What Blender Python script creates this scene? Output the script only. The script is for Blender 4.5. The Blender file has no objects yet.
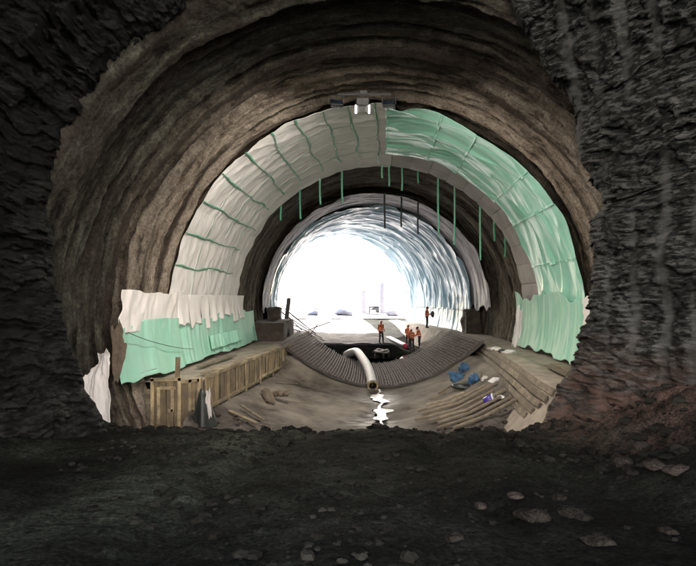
import bpy, bmesh, math, random
import numpy as np
from mathutils import Vector, Matrix

random.seed(7)
rng = np.random.default_rng(11)
S = bpy.context.scene
COL = S.collection
R_ = math.radians

# ------------------------------------------------------------------ camera, sky, sun, exposure
CZ, F, HY = 5.0, 546.0, 297.0            # camera height above the invert, focal length and horizon in photo pixels
cam = bpy.data.cameras.new("camera")
cam.sensor_width = 36.0
cam.lens = 36.0 * F / 696.0
cam.shift_y = (HY - 283.0) / 696.0
cam.clip_start = 0.05
cam.clip_end = 3000
co = bpy.data.objects.new("camera", cam)
co.location = (0, 0, CZ)
co.rotation_euler = (R_(90), 0, 0)
COL.objects.link(co)
S.camera = co

SUN_EL, SUN_AZ = R_(40), R_(-6)          # azimuth from +Y towards +X
w = bpy.data.worlds.new("World")
S.world = w
w.use_nodes = True
nt = w.node_tree
bg = nt.nodes["Background"]
sky = nt.nodes.new("ShaderNodeTexSky")
sky.sky_type = 'NISHITA'
sky.sun_disc = False
sky.sun_elevation = SUN_EL
sky.sun_rotation = SUN_AZ
sky.air_density = 1.0
sky.dust_density = 4.0
sky.ozone_density = 0.5
nt.links.new(sky.outputs[0], bg.inputs[0])
bg.inputs[1].default_value = 0.15

sl = bpy.data.lights.new("sun", 'SUN')
sl.energy = 4.5
sl.angle = R_(0.5)
sl.color = (1.0, 0.965, 0.92)
so = bpy.data.objects.new("sun", sl)
dsun = Vector((math.sin(SUN_AZ) * math.cos(SUN_EL), math.cos(SUN_AZ) * math.cos(SUN_EL), math.sin(SUN_EL)))
so.rotation_euler = dsun.to_track_quat('Z', 'Y').to_euler()
so.location = (-15, 70, 60)
COL.objects.link(so)

S.view_settings.view_transform = 'Standard'
S.view_settings.look = 'None'
S.view_settings.gamma = 1.0
S.view_settings.exposure = 3.25
S.render.engine = 'CYCLES'
S.cycles.use_denoising = True
S.cycles.max_bounces = 8
S.cycles.diffuse_bounces = 4
S.cycles.glossy_bounces = 3
S.cycles.transmission_bounces = 4
S.cycles.sample_clamp_indirect = 6.0
S.cycles.caustics_reflective = False
S.cycles.caustics_refractive = False

# ------------------------------------------------------------------ noise
def _hash(ix, iy, iz, seed):
    h = (ix.astype(np.int64) * 374761393 + iy.astype(np.int64) * 668265263 + iz.astype(np.int64) * 2147483647 + seed * 1274126177) & 0xFFFFFFFF
    h = ((h ^ (h >> 13)) * 1274126177) & 0xFFFFFFFF
    h = ((h ^ (h >> 16)) * 2246822519) & 0xFFFFFFFF
    return ((h ^ (h >> 15)) & 0xFFFFFF) / float(0xFFFFFF)

def vnoise(x, y, z=0.0, seed=0):
    x, y, z = np.broadcast_arrays(np.asarray(x, float), np.asarray(y, float), np.asarray(z, float))
    ix, iy, iz = np.floor(x), np.floor(y), np.floor(z)
    fx, fy, fz = x - ix, y - iy, z - iz
    fx, fy, fz = [f * f * f * (f * (f * 6 - 15) + 10) for f in (fx, fy, fz)]
    r = 0
    for a in (0, 1):
        for b in (0, 1):
            for c in (0, 1):
                wgt = (fx if a else 1 - fx) * (fy if b else 1 - fy) * (fz if c else 1 - fz)
                r = r + wgt * _hash(ix + a, iy + b, iz + c, seed)
    return r * 2 - 1

def fbm(x, y, z=0.0, oct=4, seed=0, gain=0.5):
    a, s, t = 1.0, 0.0, 0.0
    for o in range(oct):
        s = s + a * vnoise(np.asarray(x) * 2 ** o, np.asarray(y) * 2 ** o, np.asarray(z) * 2 ** o, seed + o * 17)
        t += a
        a *= gain
    return s / t

def ridged(x, y, z=0.0, oct=3, seed=0):
    a, s, t = 1.0, 0.0, 0.0
    for o in range(oct):
        s = s + a * (1 - np.abs(vnoise(np.asarray(x) * 2 ** o, np.asarray(y) * 2 ** o, np.asarray(z) * 2 ** o, seed + o * 31)) * 2)
        t += a
        a *= 0.5
    return s / t

def sstep(a, b, x):
    t = np.clip((np.asarray(x, float) - a) / (b - a), 0, 1)
    return t * t * (3 - 2 * t)

# ------------------------------------------------------------------ tunnel axis
_ty = np.linspace(-30, 120, 601)
_tx = np.interp(_ty, [-30, 8, 14, 20, 25, 30, 36, 41, 46, 52, 60, 70, 120], [0.2, 0.45, 0.75, 1.2, 1.55, 1.8, 1.88, 1.75, 1.3, 0.5, -0.75, -2.6, -12])
_k = np.exp(-np.linspace(-2, 2, 25) ** 2); _k /= _k.sum()
_tx = np.convolve(np.pad(_tx, 12, mode='edge'), _k, 'valid')
def Xc(y): return np.interp(y, _ty, _tx)
SZ = 4.35                                  # spring line height
def W(px, py, d): return Vector(((px - 348) / F * d, d, CZ + (HY - py) / F * d))
def Wz(px, py, z):                         # point of known height
    d = (CZ - z) * F / (py - HY)
    return W(px, py, d)

# ------------------------------------------------------------------ mesh helpers
def tag(o, label=None, cat=None, group=None, kind=None):
    if label: o["label"] = label
    if cat: o["category"] = cat
    if group: o["group"] = group
    if kind: o["kind"] = kind
    return o

def link(name, me, mat, parent=None, smooth=True):
    if mat is not None and not me.materials: me.materials.append(mat)
    if smooth: me.polygons.foreach_set("use_smooth", [True] * len(me.polygons))
    o = bpy.data.objects.new(name, me)
    COL.objects.link(o)
    if parent: o.parent = parent
    return o

def empty(name, loc=(0, 0, 0), rz=0.0):
    o = bpy.data.objects.new(name, None)
    o.empty_display_size = 0.2
    o.location = loc
    o.rotation_euler = (0, 0, rz)
    COL.objects.link(o)
    return o

def grid_mesh(name, P, uv=None, attr=None, flip=False):
    """P: (n, m, 3) array"""
    n, m = P.shape[:2]
    idx = np.arange(n * m).reshape(n, m)
    q = np.stack([idx[:-1, :-1], idx[1:, :-1], idx[1:, 1:], idx[:-1, 1:]], -1).reshape(-1, 4)
    if flip: q = q[:, ::-1]
    me = bpy.data.meshes.new(name)
    me.vertices.add(n * m)
    me.vertices.foreach_set("co", P.reshape(-1).astype(np.float32))
    me.loops.add(q.size)
    me.loops.foreach_set("vertex_index", q.reshape(-1).astype(np.int32))
    me.polygons.add(len(q))
    me.polygons.foreach_set("loop_start", np.arange(0, q.size, 4, dtype=np.int32))
    me.polygons.foreach_set("loop_total", np.full(len(q), 4, dtype=np.int32))
    if uv is not None:
        l = me.uv_layers.new(name="UVMap")
        l.data.foreach_set("uv", uv.reshape(-1, 2)[q.reshape(-1)].reshape(-1).astype(np.float32))
    for k, v in (attr or {}).items():
        a = me.attributes.new(k, 'FLOAT', 'POINT')
        a.data.foreach_set("value", v.reshape(-1).astype(np.float32))
    me.update()
    me.validate()
    return me

class MB:
    def __init__(self): self.v, self.f = [], []
    def add(self, vs, fs):
        b = len(self.v)
        self.v += [Vector(p) for p in vs]
        self.f += [tuple(b + i for i in q) for q in fs]
        return self
    def box(self, c, s, M=None, jit=0.0):
        vs = []
        for x in (-.5, .5):
            for y in (-.5, .5):
                for z in (-.5, .5):
                    p = Vector((x * s[0], y * s[1], z * s[2]))
                    if jit: p += Vector([random.uniform(-jit, jit) for _ in range(3)])
                    if M is not None: p = M @ p
                    vs.append(Vector(c) + p)
        return self.add(vs, [(0, 1, 3, 2), (4, 6, 7, 5), (0, 4, 5, 1), (2, 3, 7, 6), (0, 2, 6, 4), (1, 5, 7, 3)])
    def beam(self, a, b, wd, ht, up=(0, 0, 1), jit=0.0):
        a, b = Vector(a), Vector(b)
        d = (b - a)
        x = d.normalized()
        y = Vector(up).cross(x)
        if y.length < 1e-4: y = Vector((0, 1, 0)).cross(x)
        y.normalize()
        z = x.cross(y)
        M = Matrix((x, y, z)).transposed()
        return self.box((a + b) / 2, (d.length, wd, ht), M, jit)
    def tube(self, pts, r, n=8, cap=True):
        pts = [Vector(p) for p in pts]
        m = len(pts)
        rs = r if isinstance(r, (list, tuple)) else [r] * m
        vs, fs = [], []
        prev = None
        for i, p in enumerate(pts):
            t = (pts[min(i + 1, m - 1)] - pts[max(i - 1, 0)]).normalized()
            if prev is None:
                a = t.cross(Vector((0, 0, 1)) if abs(t.z) < .9 else Vector((1, 0, 0))).normalized()
            else:
                a = (prev - t * prev.dot(t)).normalized()
            prev = a
            b = t.cross(a)
            for k in range(n):
                an = 2 * math.pi * k / n
                vs.append(p + (a * math.cos(an) + b * math.sin(an)) * rs[i])
        for i in range(m - 1):
            for k in range(n):
                k2 = (k + 1) % n
                fs.append((i * n + k, i * n + k2, (i + 1) * n + k2, (i + 1) * n + k))
        if cap:
            fs.append(tuple(reversed(range(n))))
            fs.append(tuple((m - 1) * n + k for k in range(n)))
        return self.add(vs, fs)
    def ball(self, c, r, nu=10, nv=7, M=None):
        r = r if hasattr(r, '__len__') else (r, r, r)
        vs = []
        for i in range(nv + 1):
            th = math.pi * i / nv
            for k in range(nu):
                ph = 2 * math.pi * k / nu
                p = Vector((r[0] * math.sin(th) * math.cos(ph), r[1] * math.sin(th) * math.sin(ph), r[2] * math.cos(th)))
                if M is not None: p = M @ p
                vs.append(Vector(c) + p)
        fs = []
        for i in range(nv):
            for k in range(nu):
                k2 = (k + 1) % nu
                fs.append((i * nu + k, (i + 1) * nu + k, (i + 1) * nu + k2, i * nu + k2))
        return self.add(vs, fs)
    def mesh(self, name, off=(0, 0, 0)):
        me = bpy.data.meshes.new(name)
        off = Vector(off)
        me.from_pydata([p - off for p in self.v], [], self.f)
        bm = bmesh.new(); bm.from_mesh(me)
        bmesh.ops.remove_doubles(bm, verts=bm.verts, dist=1e-5)
        bmesh.ops.recalc_face_normals(bm, faces=bm.faces)
        bm.to_mesh(me); bm.free()
        return me
    def build(self, name, mat, parent=None, smooth=False, bevel=0.0, world=True):
        off = parent.matrix_basis.translation if (parent and world) else (0, 0, 0)
        p = parent
        if p and world:
            off = Vector((0, 0, 0))
            while p: off += p.location; p = p.parent
        o = link(name, self.mesh(name, off), mat, parent, smooth)
        if bevel:
            b = o.modifiers.new("bevel", 'BEVEL'); b.width = bevel; b.segments = 1; b.limit_method = 'ANGLE'
        return o

def voxel(mb, size, off=(0, 0, 0), smooth=4):
    """melt overlapping solids into one continuous surface"""
    me = mb.mesh("tmp", off)
    o = bpy.data.objects.new("tmp", me)
    COL.objects.link(o)
    m = o.modifiers.new("r", 'REMESH'); m.mode = 'VOXEL'; m.voxel_size = size
    s = o.modifiers.new("s", 'SMOOTH'); s.factor = 0.5; s.iterations = smooth
    dg = bpy.context.evaluated_depsgraph_get()
    dg.update()
    r = bpy.data.meshes.new_from_object(o.evaluated_get(dg))
    bpy.data.objects.remove(o)
    bpy.data.meshes.remove(me)
    return r

# ------------------------------------------------------------------ materials
class NT:
    def __init__(self, name):
        self.m = bpy.data.materials.new(name)
        self.m.use_nodes = True
        self.t = self.m.node_tree
        self.b = self.t.nodes["Principled BSDF"]
    def n(self, typ, **kw):
        nd = self.t.nodes.new(typ)
        for k, v in kw.items():
            if k.startswith("i_"):
                key = k[2:]
                nd.inputs[int(key) if key.isdigit() else key.replace("_", " ")].default_value = v
            else: setattr(nd, k, v)
        return nd
    def l(self, a, b): self.t.links.new(a, b)
    def coords(self, kind="Object", scale=(1, 1, 1), rot=(0, 0, 0)):
        tc = self.n("ShaderNodeTexCoord")
        mp = self.n("ShaderNodeMapping")
        mp.inputs["Scale"].default_value = scale
        mp.inputs["Rotation"].default_value = rot
        self.l(tc.outputs[kind], mp.inputs[0])
        return mp.outputs[0]
    def noise(self, vec, scale, detail=5, rough=0.6, dist=0.0):
        nd = self.n("ShaderNodeTexNoise")
        nd.inputs["Scale"].default_value = scale
        nd.inputs["Detail"].default_value = detail
        nd.inputs["Roughness"].default_value = rough
        nd.inputs["Distortion"].default_value = dist
        self.l(vec, nd.inputs["Vector"])
        return nd.outputs[0]
    def ramp(self, fac, stops):
        nd = self.n("ShaderNodeValToRGB")
        els = nd.color_ramp.elements
        while len(els) < len(stops): els.new(0.5)
        for e, (p, c) in zip(els, stops):
            e.position = p
            e.color = (*c, 1) if len(c) == 3 else c
        self.l(fac, nd.inputs[0])
        return nd.outputs[0]
    def mix(self, fac, a, b, mode='MIX'):
        nd = self.n("ShaderNodeMix", data_type='RGBA', blend_type=mode)
        for s, v in ((0, fac), (6, a), (7, b)):
            if isinstance(v, (int, float)): nd.inputs[s].default_value = v
            elif isinstance(v, tuple): nd.inputs[s].default_value = (*v, 1)
            else: self.l(v, nd.inputs[s])
        return nd.outputs[2]
    def math(self, op, a, b=0.5):
        nd = self.n("ShaderNodeMath", operation=op)
        for s, v in ((0, a), (1, b)):
            if isinstance(v, (int, float)): nd.inputs[s].default_value = v
            else: self.l(v, nd.inputs[s])
        return nd.outputs[0]
    def bump(self, h, strength=0.5, dist=0.02, chain=None):
        nd = self.n("ShaderNodeBump")
        nd.inputs["Strength"].default_value = strength
        nd.inputs["Distance"].default_value = dist
        self.l(h, nd.inputs["Height"])
        if chain is not None: self.l(chain, nd.inputs["Normal"])
        return nd.outputs[0]
    def done(self, col=None, rough=0.8, norm=None, spec=0.5, metal=0.0):
        for key, v in (("Base Color", col), ("Roughness", rough), ("Normal", norm), ("Metallic", metal), ("Specular IOR Level", spec)):
            if v is None: continue
            if isinstance(v, (int, float)): self.b.inputs[key].default_value = v
            elif isinstance(v, tuple): self.b.inputs[key].default_value = (*v, 1)
            else: self.l(v, self.b.inputs[key])
        return self.m

def simple(name, col, rough=0.7, var=0.25, scale=6.0, bump=0.25, bdist=0.01, metal=0.0, spec=0.5, stretch=(1, 1, 1)):
    t = NT(name)
    c = t.coords("Object", stretch)
    n = t.noise(c, scale, 6)
    lo = tuple(x * (1 - var) for x in col); hi = tuple(min(1, x * (1 + var)) for x in col)
    n2 = t.noise(c, scale * 6, 4)
    return t.done(t.ramp(n, [(0.3, lo), (0.7, hi)]), rough, t.bump(n2, bump, bdist), spec, metal)

def rock_material():
    t = NT("slate_rock")
    c = t.coords("Object", (1, 1, 4.6), (R_(6), R_(13), 0))
    big = t.noise(t.coords("Object"), 0.7, 5)
    lam = t.noise(c, 3.2, 9, 0.74, 0.3)
    fine = t.noise(t.coords("Object", (1, 1, 2)), 16, 8, 0.75)
    a = t.n("ShaderNodeAttribute", attribute_name="smoothband")
    base = t.ramp(big, [(0.35, (0.065, 0.067, 0.066)), (0.55, (0.12, 0.123, 0.121)), (0.75, (0.20, 0.204, 0.20))])
    base = t.mix(t.ramp(lam, [(0.455, (0, 0, 0)), (0.505, (0.96, 0.96, 0.96))]), base, (0.008, 0.0102, 0.0098))
    base = t.mix(t.math('MULTIPLY', a.outputs["Fac"], 0.55), base, (0.15, 0.153, 0.15))
    base = t.mix(t.ramp(fine, [(0.45, (0, 0, 0)), (0.7, (0.5, 0.5, 0.5))]), base, (0.05, 0.05, 0.046))
    red = t.n("ShaderNodeAttribute", attribute_name="clay")     # red clay washed over the foot of the wall
    rn = t.math('MULTIPLY', red.outputs["Fac"], t.ramp(t.noise(c, 1.3, 6, 0.65), [(0.38, (0.1, 0.1, 0.1)), (0.58, (0.9, 0.9, 0.9))]))
    base = t.mix(rn, base, (0.165, 0.10, 0.08))
    q = t.ramp(t.noise(t.coords("Object", (1, 1, 9), (0.1, 0.2, 0)), 1.6, 4), [(0.70, (0, 0, 0)), (0.76, (1, 1, 1))])
    base = t.mix(t.math('MULTIPLY', q, 0.4), base, (0.36, 0.35, 0.32))
    sh = t.n('ShaderNodeAttribute', attribute_name='shale')     # shade of the left wall put into the rock colour
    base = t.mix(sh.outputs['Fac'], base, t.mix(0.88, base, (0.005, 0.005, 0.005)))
    b1 = t.bump(lam, 1.0, 0.11)
    b2 = t.bump(fine, 0.7, 0.02, b1)
    rg = t.ramp(lam, [(0.3, (0.75,) * 3), (0.7, (0.42,) * 3)])
    return t.done(base, rg, b2, 0.10)

def shotcrete_material():
    t = NT("shotcrete")
    c = t.coords("UV", (0.12, 1.5, 1))
    streak = t.noise(c, 1.6, 8, 0.66, 0.35)
    iso = t.noise(t.coords("UV", (0.55, 1.0, 1)), 3.2, 8, 0.72, 0.4)
    streak = t.math('ADD', t.math('MULTIPLY', streak, 0.52), t.math('MULTIPLY', iso, 0.48))
    patch = t.noise(t.coords("UV", (0.5, 1.0, 1)), 0.55, 5)
    fine = t.noise(t.coords("UV", (1, 1.3, 1)), 7, 7, 0.65)
    dimming = t.n("ShaderNodeAttribute", attribute_name="age")      # light falloff put into the colour, tan inside to dim grey at the face
    lit_tan = t.ramp(streak, [(0.36, (0.03, 0.023, 0.018)), (0.44, (0.135, 0.107, 0.083)), (0.53, (0.285, 0.238, 0.192)), (0.66, (0.43, 0.372, 0.31))])
    dim_grey = t.ramp(streak, [(0.40, (0.006, 0.005, 0.0045)), (0.47, (0.030, 0.027, 0.0225)), (0.54, (0.055, 0.054, 0.044)), (0.63, (0.115, 0.12, 0.096))])
    col = t.mix(dimming.outputs["Fac"], lit_tan, dim_grey)
    gr = t.ramp(t.noise(t.coords('UV', (0.05, 0.9, 1)), 1.7, 5, 0.55, 0.3), [(0.40, (1, 1, 1)), (0.47, (0, 0, 0))])
    col = t.mix(t.math('MULTIPLY', gr, 0.8), col, (0.028, 0.022, 0.018))
    spots = t.ramp(t.noise(t.coords("UV", (0.4, 1.2, 1)), 2.0, 5, 0.6), [(0.60, (0, 0, 0)), (0.655, (1, 1, 1))])
    col = t.mix(t.math('MULTIPLY', spots, 0.75), col, (0.035, 0.028, 0.024))
    col = t.mix(t.math('MULTIPLY', t.ramp(patch, [(0.5, (0, 0, 0)), (0.7, (1, 1, 1))]), 0.45), col, (0.05, 0.043, 0.038))
    b = t.bump(streak, 0.9, 0.10)
    b = t.bump(fine, 1.0, 0.07, b)
    b = t.bump(t.noise(t.coords('UV'), 28, 5, 0.7), 0.7, 0.015, b)
    gv = t.ramp(t.noise(t.coords('UV', (0.8, 1.2, 1)), 14, 6, 0.7), [(0.35, (0.55,) * 3), (0.5, (1, 1, 1)), (0.66, (1.35,) * 3)])
    col = t.mix(1.0, col, gv, 'MULTIPLY')
    return t.done(col, 0.95, b, 0.08)

def sheet_material(name, col, col2, rough, trans=0.0, bumpd=0.02, su=0.5, sv=2.2, scale=3.0, spec=0.5):
    t = NT(name)
    c = t.coords("UV", (su, sv, 1))
    f = t.noise(c, scale, 4, 0.55, 0.8)
    d = t.noise(t.coords("UV", (0.6, 0.8, 1)), 0.9, 5)
    cc = t.mix(t.ramp(d, [(0.4, (0, 0, 0)), (0.68, (1, 1, 1))]), col, col2)
    b = t.bump(f, 0.8, bumpd)
    b = t.bump(t.noise(t.coords("UV"), 40, 3), 0.2, 0.004, b)
    t.done(cc, rough, b, spec)
    return t.m

def muck_material():
    t = NT("dark_muck")
    c = t.coords("Object")
    n1 = t.noise(c, 0.5, 5)
    n2 = t.noise(c, 3.0, 7, 0.7)
    n3 = t.noise(c, 22, 6, 0.7)
    col = t.ramp(n1, [(0.35, (0.008, 0.0083, 0.0073)), (0.52, (0.019, 0.0202, 0.0168)), (0.70, (0.042, 0.045, 0.037))])
    col = t.mix(t.ramp(n2, [(0.42, (0.65,) * 3), (0.6, (0, 0, 0))]), col, (0.007, 0.007, 0.0065))
    speck = t.ramp(n3, [(0.62, (0, 0, 0)), (0.72, (1, 1, 1))])
    trk = t.n("ShaderNodeAttribute", attribute_name="track")     # pale compacted haul track
    col = t.mix(t.math('MULTIPLY', trk.outputs["Fac"], t.ramp(n2, [(0.35, (0.15,) * 3), (0.6, (0.9,) * 3)])), col, (0.085, 0.094, 0.072))
    col = t.mix(t.math('MULTIPLY', speck, 0.3), col, (0.06, 0.06, 0.05))
    clay = t.n("ShaderNodeAttribute", attribute_name="clay")
    col = t.mix(t.math('MULTIPLY', clay.outputs["Fac"], t.ramp(n2, [(0.36, (0.1,) * 3), (0.62, (0.9,) * 3)])), col, (0.105, 0.070, 0.058))
    b = t.bump(n2, 0.6, 0.08)
    b = t.bump(n3, 0.9, 0.03, b)
    b = t.bump(t.noise(c, 70, 4, 0.7), 0.6, 0.008, b)
    rg = t.ramp(n1, [(0.35, (0.5,) * 3), (0.6, (0.9,) * 3)])
    gv = t.ramp(n3, [(0.36, (0.35,) * 3), (0.5, (1, 1, 1)), (0.66, (1.9,) * 3)])
    col = t.mix(1.0, col, gv, 'MULTIPLY')
    return t.done(col, 0.95, b, 0.02)

def invert_material():
    t = NT("muddy_concrete")
    c = t.coords("Object")
    n1 = t.noise(c, 0.55, 6)
    n2 = t.noise(c, 4.0, 6, 0.65)
    col = t.ramp(n1, [(0.36, (0.075, 0.063, 0.053)), (0.48, (0.155, 0.134, 0.114)), (0.66, (0.25, 0.222, 0.19))])
    wet = t.n("ShaderNodeAttribute", attribute_name="wet")
    wn = t.math('MULTIPLY', wet.outputs["Fac"], t.ramp(n2, [(0.3, (0.6,) * 3), (0.55, (1, 1, 1))]))
    col = t.mix(wn, col, (0.05, 0.042, 0.04))
    dt = t.n("ShaderNodeAttribute", attribute_name="dirt")
    col = t.mix(t.math('MULTIPLY', dt.outputs["Fac"], t.ramp(n2, [(0.34, (0.55,) * 3), (0.6, (1, 1, 1))])), col, (0.052, 0.045, 0.040))
    b = t.bump(n2, 0.5, 0.03)
    b = t.bump(t.noise(c, 30, 5), 0.4, 0.01, b)
    rg = t.n("ShaderNodeMapRange")
    t.l(wn, rg.inputs[0]); rg.inputs[3].default_value = 0.92; rg.inputs[4].default_value = 0.5
    return t.done(col, rg.outputs[0], b, 0.15)

def wood_material(name, c0, c1, grain=(7, 7, 0.9)):
    t = NT(name)
    oi = t.n("ShaderNodeObjectInfo")
    tc = t.n("ShaderNodeTexCoord")
    mp = t.n("ShaderNodeMapping")
    mp.inputs["Scale"].default_value = grain
    t.l(tc.outputs["Object"], mp.inputs[0])
    cmb = t.n("ShaderNodeCombineXYZ")
    mul = t.math('MULTIPLY', oi.outputs["Random"], 40.0)
    for i in range(3): t.l(mul, cmb.inputs[i])
    t.l(cmb.outputs[0], mp.inputs["Location"])
    n = t.noise(mp.outputs[0], 3.0, 6, 0.65, 0.6)
    col = t.ramp(n, [(0.28, c0), (0.7, c1)])
    hv = t.n("ShaderNodeHueSaturation")
    mr = t.n("ShaderNodeMapRange"); t.l(oi.outputs["Random"], mr.inputs[0]); mr.inputs[3].default_value = 0.6; mr.inputs[4].default_value = 1.2
    t.l(mr.outputs[0], hv.inputs["Value"]); t.l(col, hv.inputs["Color"])
    st = t.ramp(t.noise(t.coords('Object'), 1.7, 6, 0.65), [(0.42, (0.75,) * 3), (0.6, (0, 0, 0))])      # dried mud
    return t.done(t.mix(st, hv.outputs[0], (0.115, 0.092, 0.07)), 0.85, t.bump(n, 0.5, 0.012), 0.25)

M = {}
M['rock'] = rock_material()
M['shotcrete'] = shotcrete_material()
M['muck'] = muck_material()
M['invert'] = invert_material()
M['fleece'] = sheet_material("white_fleece", (0.83, 0.80, 0.785), (0.74, 0.70, 0.68), 0.85, bumpd=0.03, su=0.9, sv=1.6, scale=1.6)
M['fleece_grey'] = sheet_material("grey_fleece", (0.50, 0.47, 0.45), (0.36, 0.335, 0.33), 0.85, bumpd=0.03)
M['fleece_far'] = sheet_material("far_fleece", (0.48, 0.46, 0.48), (0.34, 0.32, 0.345), 0.6, bumpd=0.05, su=0.4, sv=3, scale=2)
M['green'] = sheet_material("green_membrane", (0.31, 0.68, 0.525), (0.40, 0.73, 0.60), 0.4, bumpd=0.03, su=0.9, sv=1.3, scale=1.2)
M['green_dull'] = sheet_material("green_drape", (0.33, 0.65, 0.51), (0.42, 0.68, 0.57), 0.6, bumpd=0.015, su=0.25, sv=1.2, scale=1.2, spec=0.2)
M['blue'] = sheet_material("pale_blue_membrane", (0.36, 0.52, 0.60), (0.26, 0.44, 0.53), 0.16, bumpd=0.09, su=0.35, sv=2.2, scale=1.5)
M['strap'] = simple("green_strap", (0.10, 0.36, 0.22), 0.5, 0.3, 9)
M['strap_dark'] = simple("dark_strap", (0.03, 0.045, 0.042), 0.5, 0.3, 9)
M['strap_bright'] = simple("bright_green_strap", (0.20, 0.50, 0.34), 0.5, 0.25, 9)
M['wood'] = wood_material("formwork_timber", (0.15, 0.112, 0.068), (0.40, 0.315, 0.19))
M['wood_pale'] = wood_material("pale_timber", (0.36, 0.28, 0.17), (0.58, 0.47, 0.29))
M['wood_mud'] = wood_material("muddy_timber", (0.13, 0.105, 0.08), (0.30, 0.25, 0.185))
M['wood_x'] = wood_material("muddy_batten", (0.13, 0.105, 0.08), (0.32, 0.27, 0.20), (0.9, 7, 7))
M['wood_y'] = wood_material("muddy_board", (0.13, 0.105, 0.08), (0.32, 0.265, 0.195), (7, 0.9, 7))
M['pale_y'] = wood_material("pale_board", (0.30, 0.24, 0.155), (0.50, 0.41, 0.27), (7, 0.9, 7))
M['concrete'] = simple("rough_concrete", (0.33, 0.28, 0.225), 0.9, 0.35, 1.5, 0.6, 0.03)
M['dark_concrete'] = simple("dark_concrete", (0.05, 0.039, 0.032), 0.9, 0.4, 1.5, 0.6, 0.04)
M['steel'] = simple("rusty_rebar", (0.15, 0.125, 0.125), 0.75, 0.45, 8, 0.3, 0.004, 0.0, 0.25)
M['black'] = simple("black_metal", (0.016, 0.017, 0.018), 0.5, 0.3, 10)
M['grey_metal'] = simple("grey_metal", (0.085, 0.09, 0.085), 0.5, 0.3, 10, metal=0.3)
M['dark_glass'] = simple("lamp_glass", (0.02, 0.03, 0.045), 0.12, 0.2, 4, 0.02)
M['hose'] = simple("white_hose", (0.74, 0.715, 0.70), 0.55, 0.2, 7, 0.2, 0.01)
M['blue_plastic'] = simple("blue_plastic", (0.035, 0.10, 0.20), 0.5, 0.6, 5, 0.8, 0.05)
M['purple'] = simple("purple_bucket_plastic", (0.055, 0.035, 0.27), 0.3, 0.2, 5, 0.1)
M['white_bag'] = simple("white_bag", (0.68, 0.66, 0.66), 0.5, 0.2, 5, 0.4, 0.02)
M['black_tarp'] = simple("black_tarp", (0.025, 0.028, 0.027), 0.4, 0.3, 5, 0.4, 0.02)
M['brown_cloth'] = simple("brown_cloth", (0.11, 0.085, 0.062), 0.85, 0.4, 6, 0.4, 0.02)
M['red'] = simple("red_bag", (0.45, 0.03, 0.07), 0.5, 0.2, 6)
M['orange'] = simple("orange_vest", (0.72, 0.155, 0.05), 0.7, 0.15, 14)
M['reflect'] = simple("reflective_tape", (0.62, 0.62, 0.55), 0.35, 0.1, 14)
M['navy'] = simple("dark_workwear", (0.025, 0.027, 0.038), 0.85, 0.3, 14)
M['skin'] = simple("skin", (0.36, 0.20, 0.13), 0.55, 0.1, 14, 0.1)
M['boots'] = simple("boots", (0.022, 0.02, 0.018), 0.6, 0.2, 14)
M['helmet_red'] = simple("red_helmet", (0.33, 0.03, 0.025), 0.3, 0.1, 10, 0.05)
M['helmet_dark'] = simple("dark_helmet", (0.06, 0.04, 0.045), 0.3, 0.1, 10, 0.05)
M['outside'] = simple("pale_site_ground", (0.34, 0.31, 0.29), 0.9, 0.25, 0.6, 0.4, 0.03)
M['limestone'] = simple('pale_limestone', (0.50, 0.475, 0.44), 0.9, 0.25, 0.3, 0.5, 0.1)  # for the added light-bouncing slope behind the camera
M['floor_far'] = simple("wet_site_floor", (0.062, 0.056, 0.064), 0.8, 0.65, 1.1, 0.8, 0.08, spec=0.12)
M['truck_white'] = simple("truck_paint", (0.52, 0.51, 0.54), 0.4, 0.1, 3, 0.05)
M['truck_blue'] = simple("truck_bed_paint", (0.45, 0.44, 0.49), 0.4, 0.15, 3, 0.05)
M['rubber'] = simple("tyre_rubber", (0.03, 0.03, 0.03), 0.8, 0.2, 10)
M['stone'] = simple("loose_stone", (0.052, 0.043, 0.037), 0.95, 0.7, 2.6, 1.0, 0.08, spec=0.05)
M['rubble'] = simple('muddy_rubble', (0.0165, 0.016, 0.0135), 0.95, 0.85, 1.3, 0.6, 0.03, spec=0.05)
M['stone_dark'] = simple("dark_stone", (0.024, 0.021, 0.0175), 0.95, 0.7, 2.6, 1.0, 0.08, spec=0.05)
M['foliage'] = simple("hill_soil", (0.10, 0.095, 0.06), 0.95, 0.4, 0.1)
def water_material():
    t = NT("muddy_water")
    c = t.coords("Object", (1, 0.5, 1))
    n = t.noise(c, 5, 4)
    n2 = t.noise(t.coords('Object'), 14, 4)
    rg = t.ramp(t.noise(t.coords('Object'), 2.2, 4), [(0.4, (0.08,) * 3), (0.6, (0.42,) * 3)])
    return t.done((0.06, 0.05, 0.05), rg, t.bump(n2, 0.5, 0.02, t.bump(n, 0.8, 0.05)), 0.4)
M['water'] = water_material()
M['pool'] = simple('still_pool_water', (0.012, 0.011, 0.010), 0.04, 0.2, 1.0, 0.02, 0.005)
def glow_material():
    t = NT("lit_lamp_tube")
    t.b.inputs["Emission Color"].default_value = (1, 0.95, 0.85, 1)
    t.b.inputs["Emission Strength"].default_value = 1.2
    return t.done((0.9, 0.9, 0.88), 0.4)
M['glow'] = glow_material()

# ------------------------------------------------------------------ ground
BENCH = 2.4
def invert_z(x, y):
    rel = x - Xc(y)
    far = sstep(26.5, 29.0, y)
    k = np.where(rel < 0, 0.034, 0.075)
    k = k + (0.085 - k) * far
    return 0.27 + k * np.minimum(np.abs(rel), 6.2) ** 2

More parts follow.
